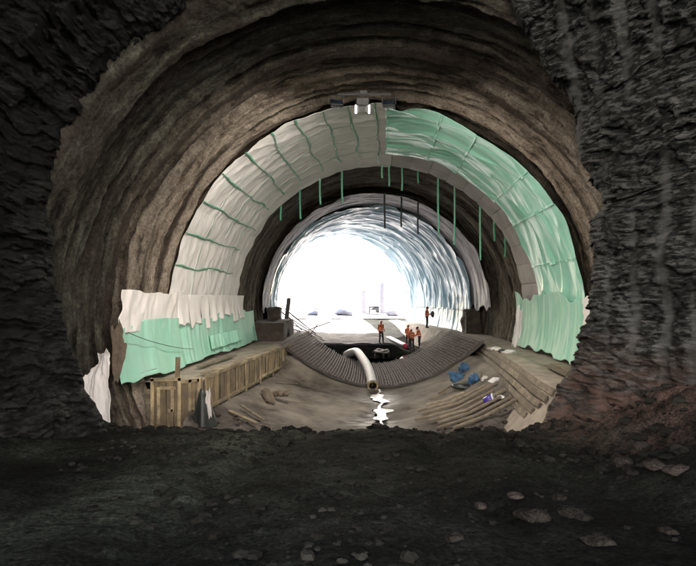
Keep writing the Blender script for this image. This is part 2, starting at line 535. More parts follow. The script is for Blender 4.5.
def ground_z(x, y):
    x, y = np.broadcast_arrays(np.asarray(x, float), np.asarray(y, float))
    rel = x - Xc(y)
    fore = np.interp(y, [-400, -8, 2, 6, 9, 12, 13.2, 14.2, 15.6, 17], [3.5, 3.5, 3.42, 2.85, 2.36, 1.98, 1.78, 1.42, 0.95, 0.6])
    # heaps against the rock on both sides
    fore = fore + 1.35 * sstep(4.0, 7.6, x + 0.18 * (12 - y) * sstep(12, 4, y) + 0.35 * fbm(x * .6, y * .6, 3, 3, 5)) * sstep(2.0, 8.0, y) * sstep(16.5, 13.5, y)
    fore = fore + 1.5 * sstep(5.1, 8.2, -x + 0.3 * fbm(x * .6, y * .6, 9, 3, 5)) * sstep(0, 6, y) * sstep(15.5, 13.0, y)
    bump = 0.15 * fbm(x * 0.45, y * 0.35, 0, 3, 21) + 0.035 * fbm(x * 1.7, y * 1.0, 0, 3, 22) + 0.022 * fbm(x * 7, y * 7, 0, 3, 23)
    cl = vnoise(x * 4.3, y * 4.3, 0, 24)
    bump = bump + 0.035 * sstep(0.35, 0.6, cl) * sstep(-0.1, 0.4, vnoise(x * .7, y * .7, 0, 25))      # clods
    hp = sstep(3.9, 5.6, x) * sstep(6.5, 9, y)
    bump = bump + hp * (0.22 * fbm(x * 1.6, y * 1.6, 0, 4, 26, 0.6) + 0.12 * (_hash(np.floor(x * 3.1 + fbm(x * 2, y * 2, 0, 2, 27)), np.floor(y * 3.7 + fbm(x * 2, y * 2, 4, 2, 28)), 0 * x, 29) - .5))
    rut = 0
    for x0 in (-3.4, -1.5, 1.4, 3.0):     # wheel ruts running towards the tunnel
        rut = rut - 0.10 * np.exp(-((x - x0 - 0.12 * (y - 6) - 0.3 * np.sin(y * 0.5)) / 0.24) ** 2)
    amp = sstep(17.5, 14.5, y) * (0.35 + 0.65 * sstep(-12, 0, y))
    fore = fore + (bump + rut * 0.8) * amp
    inv = invert_z(x, y) - 0.30
    inv = inv - 0.65 * sstep(18.6, 17.2, y)
    inv = np.where(np.abs(rel) > 5.3, np.minimum(inv, 0.8), np.minimum(inv, 1.9))
    pit = np.where(np.abs(rel) < 9, 0.25 + 0.05 * rel ** 2, 2.5)
    ramp = np.interp(y, [38, 41, 42.5, 60, 66], [0.25, 0.55, 1.32, 2.45, 2.55])
    chan = 0.55 * sstep(1.6, 3.0, rel) * sstep(60, 47, y)             # lower strip where the crew works
    late = np.maximum(np.minimum(pit, 2.2) * sstep(45, 40, y), ramp - chan + 0.05 * fbm(x * .8, y * .8, 0, 3, 40))
    z = np.where(y < 17, fore, inv)
    z = z + (late - z) * sstep(37.6, 39.5, y)
    z = np.where(np.abs(rel) > 9.5, np.maximum(z, 2.3), z)
    return z

xs = np.concatenate([-np.geomspace(900, 9.5, 14), np.arange(-9, 9.01, 0.055), np.geomspace(9.5, 900, 14)])
ys = np.concatenate([-np.geomspace(900, 6, 14), np.arange(-5, 1.5, 0.3), np.arange(1.5, 17.3, 0.055), np.arange(17.4, 66, 0.35), np.geomspace(67, 1500, 14)])
GX, GY = np.meshgrid(xs, ys, indexing='ij')
GZ = ground_z(GX, GY)
clay = sstep(3.6, 5.6, GX + .5 * fbm(GX, GY, 0, 3, 30)) * sstep(16, 13, GY) * sstep(6.5, 9.5, GY)
_tc = -2.6 + 0.22 * (GY - 6) + 0.4 * np.sin(GY * .4)
track = np.exp(-((GX - _tc) / 1.1) ** 2) * sstep(3.0, 5.5, GY + fbm(GX * .7, GY * .7, 0, 3, 33)) * 0.9 + 0.8 * sstep(12.4, 13.6, GY) * sstep(4.5, 3, GX) * sstep(17, 16, GY)
track = np.clip(track * (0.6 + 0.6 * fbm(GX * .9, GY * .5, 0, 4, 34)), 0, 1)
g = link("ground", grid_mesh("ground", np.stack([GX, GY, GZ], -1), attr={"clay": clay, "track": track}), M['muck'])
tag(g, "dark crumbly muck floor with wheel ruts in front of the tunnel", "ground", kind="structure")

# concrete invert, a muddy dished slab
iy = np.arange(16.2, 28.6, 0.09)
ir = np.linspace(-6.0, 5.6, 130)
IY, IR = np.meshgrid(iy, ir, indexing='ij')
IX = Xc(IY) + IR
edge = 0.35 * fbm(IX * 1.2, IY * 1.2, 2, 3, 61)
IZ = invert_z(IX, IY) + 0.06 * fbm(IX * 0.9, IY * 0.9, 0, 4, 60) + 0.03 * fbm(IX * 4, IY * 4, 0, 4, 63) - 0.55 * sstep(17.6, 16.2, IY + edge)
strm = 0.35 + 0.42 * np.sin((IY - 17) * 0.55) - 0.1 - 0.1 * (IY - 22)
wet = np.exp(-((IX - 1.1 - (IY - 22) * 0.08 + 0.5 * fbm(IY * .6, IX * .3, 0, 3, 64)) / (0.85 + 0.3 * np.sin(IY * 1.3) + 0.6 * sstep(22, 19, IY))) ** 2) * sstep(29, 27, IY)
IZ = np.minimum(IZ - 0.07 * wet, 1.95)
dirt = 0.95 * sstep(21.2, 18.6, IY + 2.2 * edge + 0.03 * IR ** 2)
wet = np.clip(wet * 1.1, 0, 1)
o = link("concrete_invert", grid_mesh("concrete_invert", np.stack([IX, IY, IZ], -1), attr={"wet": wet, "dirt": dirt}), M['invert'])
tag(o, "muddy dished concrete invert between the two benches", "floor", kind="structure")

def water_patch(name, yy, cx, hw, z0, label):
    n, m = len(yy), 9
    P = np.zeros((n, m, 3))
    for i, y in enumerate(yy):
        for j in range(m):
            s = -1 + 2 * j / (m - 1)
            e = 1 + (0.9 * float(fbm(y * 1.6, s * 40 if abs(s) == 1 else (9 if s > 0 else -9), 0, 3, 93)) if s else 0)
            P[i, j] = (cx[i] + s * hw[i] * e * (1.25 if s < 0 else 1), y, z0(y))
    o = link(name, grid_mesh(name, P), M['water'] if name == 'stream' else M['pool'])
    tag(o, label, "water", kind="structure")
yy = np.linspace(19.2, 27.9, 80)
cx = 1.3 + (yy - 22) * 0.05 + 0.16 * fbm(yy * 0.9, 0, 0, 3, 88)
hw = (0.31 + 0.24 * fbm(yy * 1.1, 0, 0, 3, 90)) * (0.12 + 0.88 * sstep(-0.45, 0.1, np.sin(yy * 1.75 + 0.9)))
def zs(y):
    return 0.285
water_patch("stream", yy, cx, np.maximum(hw * sstep(19.2, 19.9, yy), 0.02), zs, "thin stream of bright muddy water down the middle of the invert")
yy = np.linspace(38.9, 42.6, 20)
water_patch("pool", yy, Xc(yy) - 0.3, np.full(20, 3.6), lambda y: 0.62, "dark pool of standing water behind the rebar mat")

# trodden site floor running out to the far portal
fy = np.arange(42.2, 75, 0.16)
fr = np.linspace(-6.6, 2.7, 90)
FY, FR = np.meshgrid(fy, fr, indexing='ij')
FX = Xc(FY) + FR
FZ = ground_z(FX, FY) + 0.03 + 0.09 * fbm(FX * 0.9, FY * 0.6, 0, 4, 71) * 1.0 + 0.03
FZ = FZ - 0.25 * sstep(2.4, 2.7, FR) - 0.3 * sstep(42.5, 42.2, FY)
o = link("site_floor", grid_mesh("site_floor", np.stack([FX, FY, FZ], -1)), M['floor_far'])
tag(o, "wet lumpy site floor lit by the far portal", "floor", kind="structure")
oy = np.concatenate([np.arange(61.2, 100, 2.0), np.geomspace(100, 1400, 10)])
ox = np.concatenate([-np.geomspace(900, 30, 8), np.arange(-28, 28.1, 2), np.geomspace(30, 900, 8)])
OX, OY = np.meshgrid(ox, oy, indexing='ij')
o = link("site_yard", grid_mesh("site_yard", np.stack([OX, OY, np.full_like(OX, 2.58) + 0.04 * fbm(OX * .3, OY * .3, 0, 3, 4)], -1)), M['outside'])
tag(o, "pale dusty yard outside the far portal", "ground", kind="structure")

ny_ = np.concatenate([-np.geomspace(900, 22, 10), np.arange(-20, -6.9, 1.5)])
NX, NY = np.meshgrid(ox, ny_, indexing='ij')
o = link("yard", grid_mesh("yard", np.stack([NX, NY, 3.5 + 0.06 * sstep(-6.5, -9, NY) + 0.04 * fbm(NX * .3, NY * .3, 0, 3, 6) - 0.1 * sstep(-9, -7, NY)], -1)), M['outside'])  # added ground out of view, pale to throw light into the tunnel
tag(o, "pale dusty yard before the near mouth", "ground", kind="structure")
qx = np.linspace(-120, 120, 60); qt = np.linspace(0, 1, 24)
QX, QT = np.meshgrid(qx, qt, indexing='ij')
QY = -32 - 16 * QT + 3 * fbm(QX * .06, QT * 3, 0, 4, 8) - 0.003 * QX ** 2 * 0 
QZ = 3.2 + 34 * QT + 1.5 * fbm(QX * .1, QT * 6, 0, 4, 9) * QT
o = link("quarry_slope", grid_mesh("quarry_slope", np.stack([QX, QY, QZ], -1)), M['limestone'], None, False)  # added out of view to bounce warm sunlight into the tunnel
tag(o, "pale quarried slope across the yard before the near mouth", "slope", kind="structure")
# unseen hill over the tunnel, added and shaped to block the sun
hx = np.array([-260, -160, -90, -45, -24, -15.6, -14.6, -8, 0, 8, 14.6, 15.6, 24, 45, 90, 160, 260], float)
hy = np.array([-3.2, -2.8, 2, 8, 20, 32, 44, 54, 60.5, 61.0], float)
HX, HYY = np.meshgrid(hx, hy, indexing='ij')
HZ = 16.5 + 14 * np.sin(np.clip((HYY + 2.8) / 63.3, 0, 1) * math.pi) ** 0.6 + 4 * fbm(HX * .03, HYY * .03, 0, 3, 3)
HZ = np.where((HYY <= -3.1) | (HYY >= 60.9), np.where(np.abs(HX) > 15, 0.5, 16.0), HZ)
HZ = np.where(np.abs(HX) > 200, 1.0, HZ)
o = link("hill", grid_mesh("hill", np.stack([HX, HYY, HZ], -1)), M['foliage'])
tag(o, "hill over the tunnel", "hill", kind="structure")

# ------------------------------------------------------------------ rock around the heading
def polyline(pts, n):
    P = np.array(pts, float)
    s = np.concatenate([[0], np.cumsum(np.linalg.norm(np.diff(P, axis=0), axis=1))])
    t = np.linspace(0, s[-1], n)
    return np.stack([np.interp(t, s, P[:, k]) for k in range(P.shape[1])], -1), t

def rock_side(name, outline, rows, nj, label, drill=False, sx=-1):
    """outline: points (world) of the broken edge from foot to crown; rows: (y offset, outward flare)"""
    O, tj = polyline(outline, nj)
    dense = [r for r in rows if r[0] >= -5.0]
    coarse = [dense[-1]] + [r for r in rows if r[0] < -5.0]
    RW = np.concatenate([polyline(dense, 190)[0], polyline(coarse, 60)[0][1:]])
    O = O + np.stack([0.10 * fbm(tj * 1.1, 0, 0, 4, 130 + sx), 0 * tj, 0.06 * fbm(tj * 1.1, 3, 0, 4, 140 + sx)], -1)
    cx_, cz_ = 0.4, SZ
    dirx = O[:, 0] - cx_; dirz = np.maximum(O[:, 2] - cz_, -1.0)
    L = np.hypot(dirx, dirz)
    dirx, dirz = dirx / L, dirz / L
    P = np.zeros((len(RW), nj, 3))
    P[..., 0] = O[None, :, 0] + dirx[None] * RW[:, 1:2]
    P[..., 2] = O[None, :, 2] + dirz[None] * RW[:, 1:2]
    P[..., 1] = O[None, :, 1] + RW[:, 0:1]
    x, y, z = P[..., 0], P[..., 1], P[..., 2]
    nx, ny, nz = -dirx[None] * 0.75, np.full_like(x, -0.6), -dirz[None] * 0.75
    q = x * sx + (-y) * 0.75                     # across the wall
    sb = np.zeros_like(x)
    wx, wy, wz = [a + 0.25 * fbm(x * .9, y * .9, z * .9, 3, 95 + k) for k, a in enumerate((x, y, z))]
    big = 0.34 * fbm(x * .45, y * .45, z * .45, 3, 101) + 0.16 * fbm(x * 1.2, y * 1.2, z * 1.2, 3, 99)
    slope = 0.24 if drill else -0.30             # dip of the slate beds
    def flakes(freq, length, seed, skew):
        bed = (wz * 0.97 + slope * wx * sx + 0.16 * wy) * freq
        bi = np.floor(bed); fr = bed - bi
        blk = np.floor((q + 0.16 * fbm(x * 3, y * 3, z * 3, 2, seed + 3)) / length + 7 * _hash(bi, bi * 0, bi * 0, seed) + skew * fr)
        h = _hash(bi, blk, bi * 0, seed + 1)
        return (h - 0.5) - 0.35 * (fr - 0.5) * h
    step = 0.20 * flakes(2.2, 0.85, 5, 0.35) + 0.17 * flakes(5.5, 0.45, 15, 0.5) + 0.085 * flakes(12.0, 0.25, 25, 0.6)
    crag = 0.05 * fbm(x * 4, y * 4, z * 7, 3, 105)
    amp = 1.0
    if drill:
        ph = q * 1.25 + 0.30 * fbm(z * 0.3, q * 0.4, 0, 2, 110)
        band = np.abs((ph % 1.0) - 0.5) * 2
        on = sstep(-0.15, 0.35, fbm(q * 1.3, z * 0.45, 4, 4, 111))
        sb = (1 - sstep(0.20, 0.46, band + 0.18 * fbm(x * 3, y * 3, z * 3, 3, 112))) * on
        amp = 1 - 0.72 * sb
        crag = crag - 0.07 * sb
    low = sstep(3.4, 2.0, z)
    D = big + (step + crag) * amp * (1 - 0.45 * low)
    P[..., 0] += nx * D; P[..., 1] += ny * D; P[..., 2] += nz * D
    clay = sstep(4.4, 2.0, z + 0.7 * fbm(x, y, z, 3, 120)) * (0.9 if drill else 0.12)
    me = grid_mesh(name, P, attr={"smoothband": sb, "clay": clay, "shale": np.clip(0.0 if drill else 0.85 + 0.5 * fbm(x * .5, y * .5, z * .5, 3, 150), 0, 1) + 0 * x})  # left wall coloured darker to stand for its shade
    o = link(name, me, M['rock'], None, False)
    tag(o, label, "rock", kind="structure")
    return o

rows_n = 230
LEFT = [(118, 470, 12), (106, 432, 12), (98, 412, 12), (84, 385, 12), (70, 340, 12), (57, 270, 12), (48, 200, 12), (62, 140, 12), (112, 68, 12), (188, 2, 12), (262, -36, 12), (352, -48, 12)]
RIGHT = [(515, 490, 12.6), (530, 458, 12.8), (546, 408, 13), (562, 376, 13.2), (578, 350, 13.4), (592, 300, 13.5), (592, 258, 13.5), (590, 224, 13.5), (606, 206, 13.5), (590, 186, 13.5), (580, 155, 13.5), (572, 112, 13.2), (548, 72, 13), (530, 36, 12.8), (505, -4, 12.5), (470, -36, 12), (420, -50, 12), (348, -50, 12)]
# (y offset from the edge, outward); unseen rear end opened wide to admit daylight
ROWS_L = [(2.4, 1.6), (1.0, 0.75), (0.15, 0.1), (-0.1, 0.12), (-1.0, 0.35), (-2.2, 0.5), (-3.4, 0.7), (-4.6, 1.0), (-7, 1.2), (-10, 1.6), (-12.5, 1.5), (-15.6, 4.5)]
ROWS_R = [(3.2, 3.2), (1.2, 1.5), (0.2, 0.15), (-0.1, 0.1), (-1.6, 0.7), (-3.2, 1.3), (-5, 1.9), (-8, 2.6), (-11, 3.6), (-16.6, 5.2)]
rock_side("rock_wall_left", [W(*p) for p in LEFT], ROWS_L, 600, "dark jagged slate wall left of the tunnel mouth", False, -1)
rock_side("rock_wall_right", [W(*p) for p in RIGHT], ROWS_R, 640, "grey slate wall with vertical drill marks and reddish foot right of the mouth", True, 1)

# ------------------------------------------------------------------ shotcrete vault in rounds
def vault_pts(th, y, R):
    return np.stack([Xc(y) + R * np.cos(th), y, SZ + R * np.sin(th)], -1)

vault = empty("tunnel_lining", (float(Xc(11)), 11, 0))
tag(vault, "brown ribbed shotcrete tunnel vault around the hanging sheets", "tunnel lining")
VO = np.array([float(Xc(11)), 11, 0])
edges = [12.1]
while edges[-1] < 61:
    e = edges[-1]
    edges.append(e + (random.uniform(0.55, 1.25) if e < 21 else random.uniform(1.4, 2.4)))
edges[-1] = 61.0
for k in range(len(edges) - 1):
    y0, y1 = edges[k], edges[k + 1]
    near = y0 < 21
    nth, ny = (420, max(8, int((y1 - y0) / 0.07))) if near else (200, 10)
    th = np.linspace(R_(-30), R_(210), nth)
    yy = np.linspace(y0, y1 + 0.06, ny)
    YY, TH = np.meshgrid(yy, th, indexing='ij')
    t = (YY - y0) / (y1 - y0)
    wob = 0.10 * fbm(TH * 2.2, k * 3.7, 0, 3, 200)                    # each round has its own outline
    lip = (0.24 if near else 0.13) * (_hash(np.array(k), np.array(1), np.array(0), 3) + 0.5)
    Rr = 8.17 + wob - lip * t ** 1.3 + 0.08 * fbm(TH * 9, YY * 2.2, 0, 4, 201) + 0.045 * fbm(TH * 30, YY * 6, 0, 3, 202)
    grv = fbm(TH * 2.5, YY * 2.0, 7, 3, 203)
    Rr = Rr + 0.10 * sstep(0.28, 0.42, grv)                           # spalled hollows
    rec = sstep(-0.35, 0.15, fbm(TH * 1.6, k * 2.9, 3, 3, 206))
    Rr = Rr + (0.30 if near else 0.05) * (1 - sstep(0.05, 0.24, t + 0.1 * fbm(TH * 9, k * 1.0, 0, 3, 207))) * rec
    Rr = Rr - (0.0 if near else 0.05)
    if y0 > 36: Rr = Rr + 0.1
    YJ = YY + 0.10 * fbm(TH * 3, k * 1.3, 0, 3, 204) * (1 - t) * (k > 0)
    P = vault_pts(TH, YJ, Rr) - VO
    uv = np.stack([TH * 8, YY], -1)
    dimming = sstep(18.9, 14.6, YY + 1.1 * fbm(TH * 2.0, YY * 0.4, 0, 3, 205)) * (0.65 + 0.35 * sstep(0.7, 1.6, TH))  # darkens the colour towards the mouth in place of light falloff
    dimming = np.where(YY > 29, 0.45, np.clip(dimming, 0, 1))
    link("shotcrete_ring", grid_mesh("shotcrete_ring", P, uv, {"age": dimming}), M['shotcrete'], vault)

# ------------------------------------------------------------------ sheets hung on the vault
def vault_sheet(name, th0, th1, y0, y1, R, mat, parent, fold, nu, nv, edge=None, thick=0.012, yshift=None, off=None):
    """th in degrees; fold(TH, YY, u, v) -> offset towards the axis (m)"""
    u = np.linspace(0, 1, nu); v = np.linspace(0, 1, nv)
    U, V = np.meshgrid(u, v, indexing='ij')
    TH = R_(th0) + U * R_(th1 - th0)
    YY = y0 + V * (y1 - y0)
    if edge is not None: YY, TH = edge(YY, TH, U, V)
    Rr = R - fold(TH, YY, U, V)
    P = vault_pts(TH, YY, Rr)
    b = np.array(parent.location) if parent else np.zeros(3)
    o = link(name, grid_mesh(name, P - b, np.stack([TH * R, YY], -1)), mat, parent)
    if thick:
        s = o.modifiers.new("thickness", 'SOLIDIFY'); s.thickness = thick; s.offset = 0
    return o

# white fleece ring, laid in rolls across the vault
fleece = empty("geotextile_ring", (float(Xc(20)), 20.1, SZ))
tag(fleece, "white geotextile fleece ring with green straps over the left half of the vault", "geotextile")
def sag(TH, YY, seed, a1, a2):
    lobes = np.abs(np.sin((TH - R_(91)) / R_(8.45) * math.pi))
    return a1 * (lobes - 0.3) * (0.5 + 0.5 * vnoise(TH * 6, YY * 0.4, 0, seed)) + a2 * (0.6 * ridged(TH * 5 + YY * 0.9, YY * 1.0 - TH * 2.0, 0, 3, seed + 1) + 0.4 * fbm(TH * 10, YY * 2, 0, 3, seed + 2))
rolls = [20.0, 22.1, 24.3, 26.6, 29.7]
for k in range(4):
    a, b = rolls[k], rolls[k + 1]
    def edgef(YY, TH, U, V, k=k):
        s = 0.16 * fbm(TH * 5, k * 5.1, 0, 3, 300)
        YY = YY + s * ((V if k == 3 else 0) + ((1 - V) if k == 0 else 0)) * 1.5
        return YY, TH + (1 - U) ** 6 * 0
    def ff(TH, YY, U, V, k=k): return 0.02 * (3 - k) + sag(TH, YY, 310, 0.06, 0.10) + 0.03 * (V < 0.02)
    # left half
    vault_sheet("fleece_roll", 186 - k * 0.6, 86, a, b + 0.12, 7.86, M['fleece'], fleece, ff, 230, 46, edgef)
# strap strips on the left half
for i, a in enumerate([91.2, 98.3, 105.8, 113.4, 121.8, 129.8, 138.6, 147.6, 157, 166.6, 176]):
    n = 64
    yv = np.linspace(19.95, 28.9 - random.uniform(0, 1.4), n)
    thc = R_(a) + 0.020 * fbm(yv * 0.45, i * 9.0, 0, 3, 320)
    wv = 0.033 * (0.6 + 0.6 * np.clip(vnoise(yv * 1.6, i * 4.0, 0, 323) + 0.5, 0, 1)) * np.where((vnoise(yv * 0.9, i * 7.0, 2, 321) > 0.42), 0.25, 1.0)
    P = np.zeros((n, 3, 3))
    for j, s in enumerate((-1, 0, 1)):
        THs = thc + s * wv / 7.8
        kk = np.clip(np.searchsorted(rolls, yv) - 1, 0, 3)
        Rr = 7.86 - (0.02 * (3 - kk) + sag(THs, yv, 310, 0.06, 0.10)) - 0.03 - (0.012 if s == 0 else 0)
        P[:, j] = vault_pts(THs, yv, Rr)
    o = link("strap", grid_mesh("strap", P - np.array(fleece.location)), M['strap'], fleece)
    s_ = o.modifiers.new("thickness", 'SOLIDIFY'); s_.thickness = 0.015

for k, yc in enumerate((22.2, 24.4, 26.8)):       # thin tie lines round the sheet
    n = 150
    th = np.linspace(R_(93), R_(178), n)
    yv = yc + 0.16 * fbm(th * 4, k * 5.0, 0, 3, 325)
    kk = np.clip(np.searchsorted(rolls, yv) - 1, 0, 3)
    P = np.zeros((n, 2, 3))
    for j, s_ in enumerate((-1, 1)):
        P[:, j] = vault_pts(th, yv + s_ * 0.014, 7.86 - (0.02 * (3 - kk) + sag(th, yv, 310, 0.06, 0.10)) - 0.03)
    o = link("tie_line", grid_mesh("tie_line", P - np.array(fleece.location)), M['strap'], fleece)
    s_ = o.modifiers.new("thickness", 'SOLIDIFY'); s_.thickness = 0.01
# grey fleece strip in blocks, inner edge of the ring, right half
for k in range(13):
    a0 = 86 - k * 7.6
    def ff(TH, YY, U, V, k=k): return 0.05 * np.sin(U * math.pi) + 0.04 * fbm(TH * 9, YY * 2, 0, 3, 330 + k) + 0.02 * (k % 2)
    def ed(YY, TH, U, V, k=k): return YY + V * 0.22 * vnoise(TH * 4, 3.3, 0, 331) + V * 0.10 * (_hash(np.array(k), np.array(2), np.array(0), 8) - .5), TH
    vault_sheet("fleece_block", a0, a0 - 7.75, 25.9, 29.7, 7.82, M['fleece_grey'], fleece, ff, 18, 20, ed)

# green waterproofing membrane, right half
gm = empty("waterproofing_membrane", (float(Xc(20)) + 7.7, 20, BENCH))
tag(gm, "glossy wrinkled green plastic membrane covering the right half of the vault", "membrane")
def gfold(TH, YY, U, V):
    w0 = fbm(TH * 2.2 + 0.3 * YY, YY * 0.7, 0, 3, 339)
    w1 = ridged(TH * 2.4 + 0.4 * YY + 0.9 * w0, YY * 0.6 - TH * 1.4, 0, 1, 340)
    w2 = ridged(TH * 6.0 - 0.6 * YY, YY * 1.3 + TH * 2, 0, 2, 341)
    pil = np.abs(np.sin(TH * 8 / 1.7 + 0.6 * np.sin(YY * 0.8))) * 0.09
    return 0.10 + 0.16 * w0 + 0.14 * w1 + 0.022 * w2 + pil
def ged(YY, TH, U, V):
    return YY + (1 - V) * 0.12 * vnoise(TH * 6, 1.1, 0, 342) + V * (0.15 * vnoise(TH * 5, 4.1, 0, 343)), TH + (1 - V) * 0
pa = [88.6, 73, 62, 44, 33, 16, 4]
for k in range(6):
    def gk(TH, YY, U, V, k=k):
        e = np.minimum(U, 1 - U)
        cr = ridged(TH * 2.6 - 0.9 * YY + 3 * k, YY * 0.9 + TH * 1.5, 0, 2, 440 + k)
        return gfold(TH, YY, U, V) * 0.75 + 0.10 * np.maximum(cr, 0) ** 2 + 0.02 * (1 - sstep(0, 0.06, e)) + 0.012 * (k % 2)
    vault_sheet("membrane_panel", pa[k] + (0.5 if k else 0), pa[k + 1] - 0.5, 20.0, 26.35, 7.74, M['green'], gm, gk, 70, 150, ged)
def gfold2(TH, YY, U, V):
    return 0.06 + 0.09 * ridged(TH * 1.5, YY * 1.8, 0, 3, 345) + 0.05 * fbm(TH * 4, YY * 3, 0, 3, 346)
def ged2(YY, TH, U, V):
    return YY, TH + U * R_(1.0) * vnoise(YY * 1.5, 2.2, 0, 347) + (1 - U) * R_(2.6) * fbm(YY * .7, 1.0, 0, 3, 348)
vault_sheet("membrane_drape", 5.5, -14.2, 18.6, 29.9, 7.50, M['green_dull'], gm, gfold2, 60, 200, ged2)

# green skirt along the left bench and the white flap above it
gl = empty("green_drape", (float(Xc(20)) - 7.6, 20, BENCH))
tag(gl, "pale green plastic drape hanging down to the left timber bench", "membrane")
def lf(TH, YY, U, V): return 0.05 + 0.08 * ridged(TH * 1.2, YY * 1.5, 0, 3, 350) + 0.05 * fbm(TH * 3, YY * 3, 0, 3, 351)
def le(YY, TH, U, V):
    far = sstep(31.0, 33.2, YY)
    return YY, TH + R_(0.6) * vnoise(YY * 1.4, 2.0, 0, 352) * (U > .9) + (1 - U) * R_(1.0) * vnoise(YY * 0.9, 3.0, 0, 353)
vault_sheet("drape_sheet", 181.5, 194.5, 15.5, 33.0, 7.62, M['green_dull'], gl, lf, 60, 300, le)
# ruffled lower section further in
def lf2(TH, YY, U, V): return 0.16 + 0.045 * np.sin(YY * 14 + 2 * np.sin(YY * 3)) + 0.03 * fbm(TH * 3, YY * 3, 0, 2, 355)
vault_sheet("ruffled_strip", 187.8, 192.4, 23.4, 28.5, 7.6, M['green_dull'], gl, lf2, 24, 260)
# thin cord drooping across the drape
pts = []
for i in range(25):
    t = i / 24
    y = 16.0 + t * 5.0
    thd = 183.0 + 7.5 * (1 - (1 - t) ** 2) - 1.0 * math.sin(t * math.pi)
    p = vault_pts(np.array(R_(thd)), np.array(y), 7.36)
    pts.append(tuple(p))
mb = MB(); mb.tube(pts, 0.012, 5); mb.build("cord", M['black'], gl)

wf = empty("white_flap", (float(Xc(17)) - 7.6, 17, SZ))
tag(wf, "plain white fleece flap hanging at the near left above green drape", "geotextile")
def wff(TH, YY, U, V): return 0.05 + 0.07 * ridged(TH * 3, YY * 1.1 + TH * 4, 0, 3, 360) + 0.03 * fbm(TH * 8, YY * 3, 0, 3, 361)
def wfe(YY, TH, U, V): return YY + (1 - V) * (0.9 * (1 - U) * 0.15 + 0.18 * vnoise(TH * 20, 1.0, 0, 362)), TH + (1 - U) * R_(0.5) * vnoise(YY * 2, 0.3, 0, 363)
vault_sheet("flap_sheet", 173.8, 183.2, 15.9, 21.0, 7.64, M['fleece'], wf, wff, 70, 110, wfe)
# fringe where the white ring hangs ragged over the green
fr = empty("fleece_fringe", (float(Xc(24)) - 7.6, 24, SZ))
tag(fr, "ragged folded lower hem of white fleece above the long green drape", "geotextile")
y = 20.3
k = 0
while y < 29.3:
    wd = random.uniform(0.9, 1.5)
    lo = 183.0 + random.uniform(-1.3, 1.6)
    def f3(TH, YY, U, V, k=k): return 0.10 + 0.13 * np.sin(V * math.pi) * U + 0.05 * np.sin(V * 9 + k) * U + 0.03 * fbm(TH * 9, YY * 3, 0, 2, 370 + k)
    def e3(YY, TH, U, V, k=k, wd=wd): return YY + 0.25 * (V - .5) * -U * wd, TH + U * R_(0.9) * vnoise(V * 3 + k * 7, 1.0, 0, 371)
    vault_sheet("hem_fold", 174.5, lo, y, y + wd + 0.15, 7.70, M['fleece'], fr, f3, 26, 22, e3)
    y += wd; k += 1

# far sheets
ff_ = empty("far_fleece_ring", (float(Xc(37)), 37.4, SZ))
tag(ff_, "greyish fleece ring at the start of the far lined stretch", "geotextile")
def f4(TH, YY, U, V): return 0.1 + 0.10 * ridged(TH * 1.6, YY * 1.9, 0, 3, 380) + 0.05 * fbm(TH * 9, YY * 2, 0, 3, 381)
def e4(YY, TH, U, V): return YY + (1 - V) * 0.35 * vnoise(TH * 6, 8.0, 0, 382), TH + R_(2.2) * vnoise(YY * 1.5, 5.0, 0, 383) * (U - .5) * 2
vault_sheet("fleece_roll", -1, 182, 36.6, 41.2, 7.72, M['fleece_far'], ff_, f4, 320, 60, e4)
fb = empty("far_membrane", (float(Xc(41)), 41, SZ))
tag(fb, "shiny pale blue rippled membrane lining the far stretch to the portal", "membrane")
def f5(TH, YY, U, V):
    return 0.16 + 0.22 * ridged(TH * 0.9 + 0.25 * np.sin(YY), YY * 0.85 + 0.35 * vnoise(TH * 5, YY * .5, 0, 390), 0, 2, 391) + 0.08 * ridged(TH * 2.5, YY * 2.3, 0, 2, 392)
def e5(YY, TH, U, V): return YY + (1 - V) * 0.2 * vnoise(TH * 8, 2.0, 0, 393), TH
vault_sheet("membrane_sheet", -3, 183, 40.6, 60.6, 7.66, M['blue'], fb, f5, 420, 260, e5)
def f6(TH, YY, U, V): return 0.05 + 0.09 * ridged(TH * 0.8, YY * 2.1, 0, 3, 395) + 0.04 * fbm(TH * 4, YY * 4, 0, 2, 396)
vault_sheet("membrane_skirt", -2.0, -17.5, 40.9, 60.4, 7.52, M['blue'], fb, f6, 40, 300)
vault_sheet("membrane_skirt", 182.0, 197.5, 40.9, 60.4, 7.52, M['blue'], fb, f6, 40, 300)

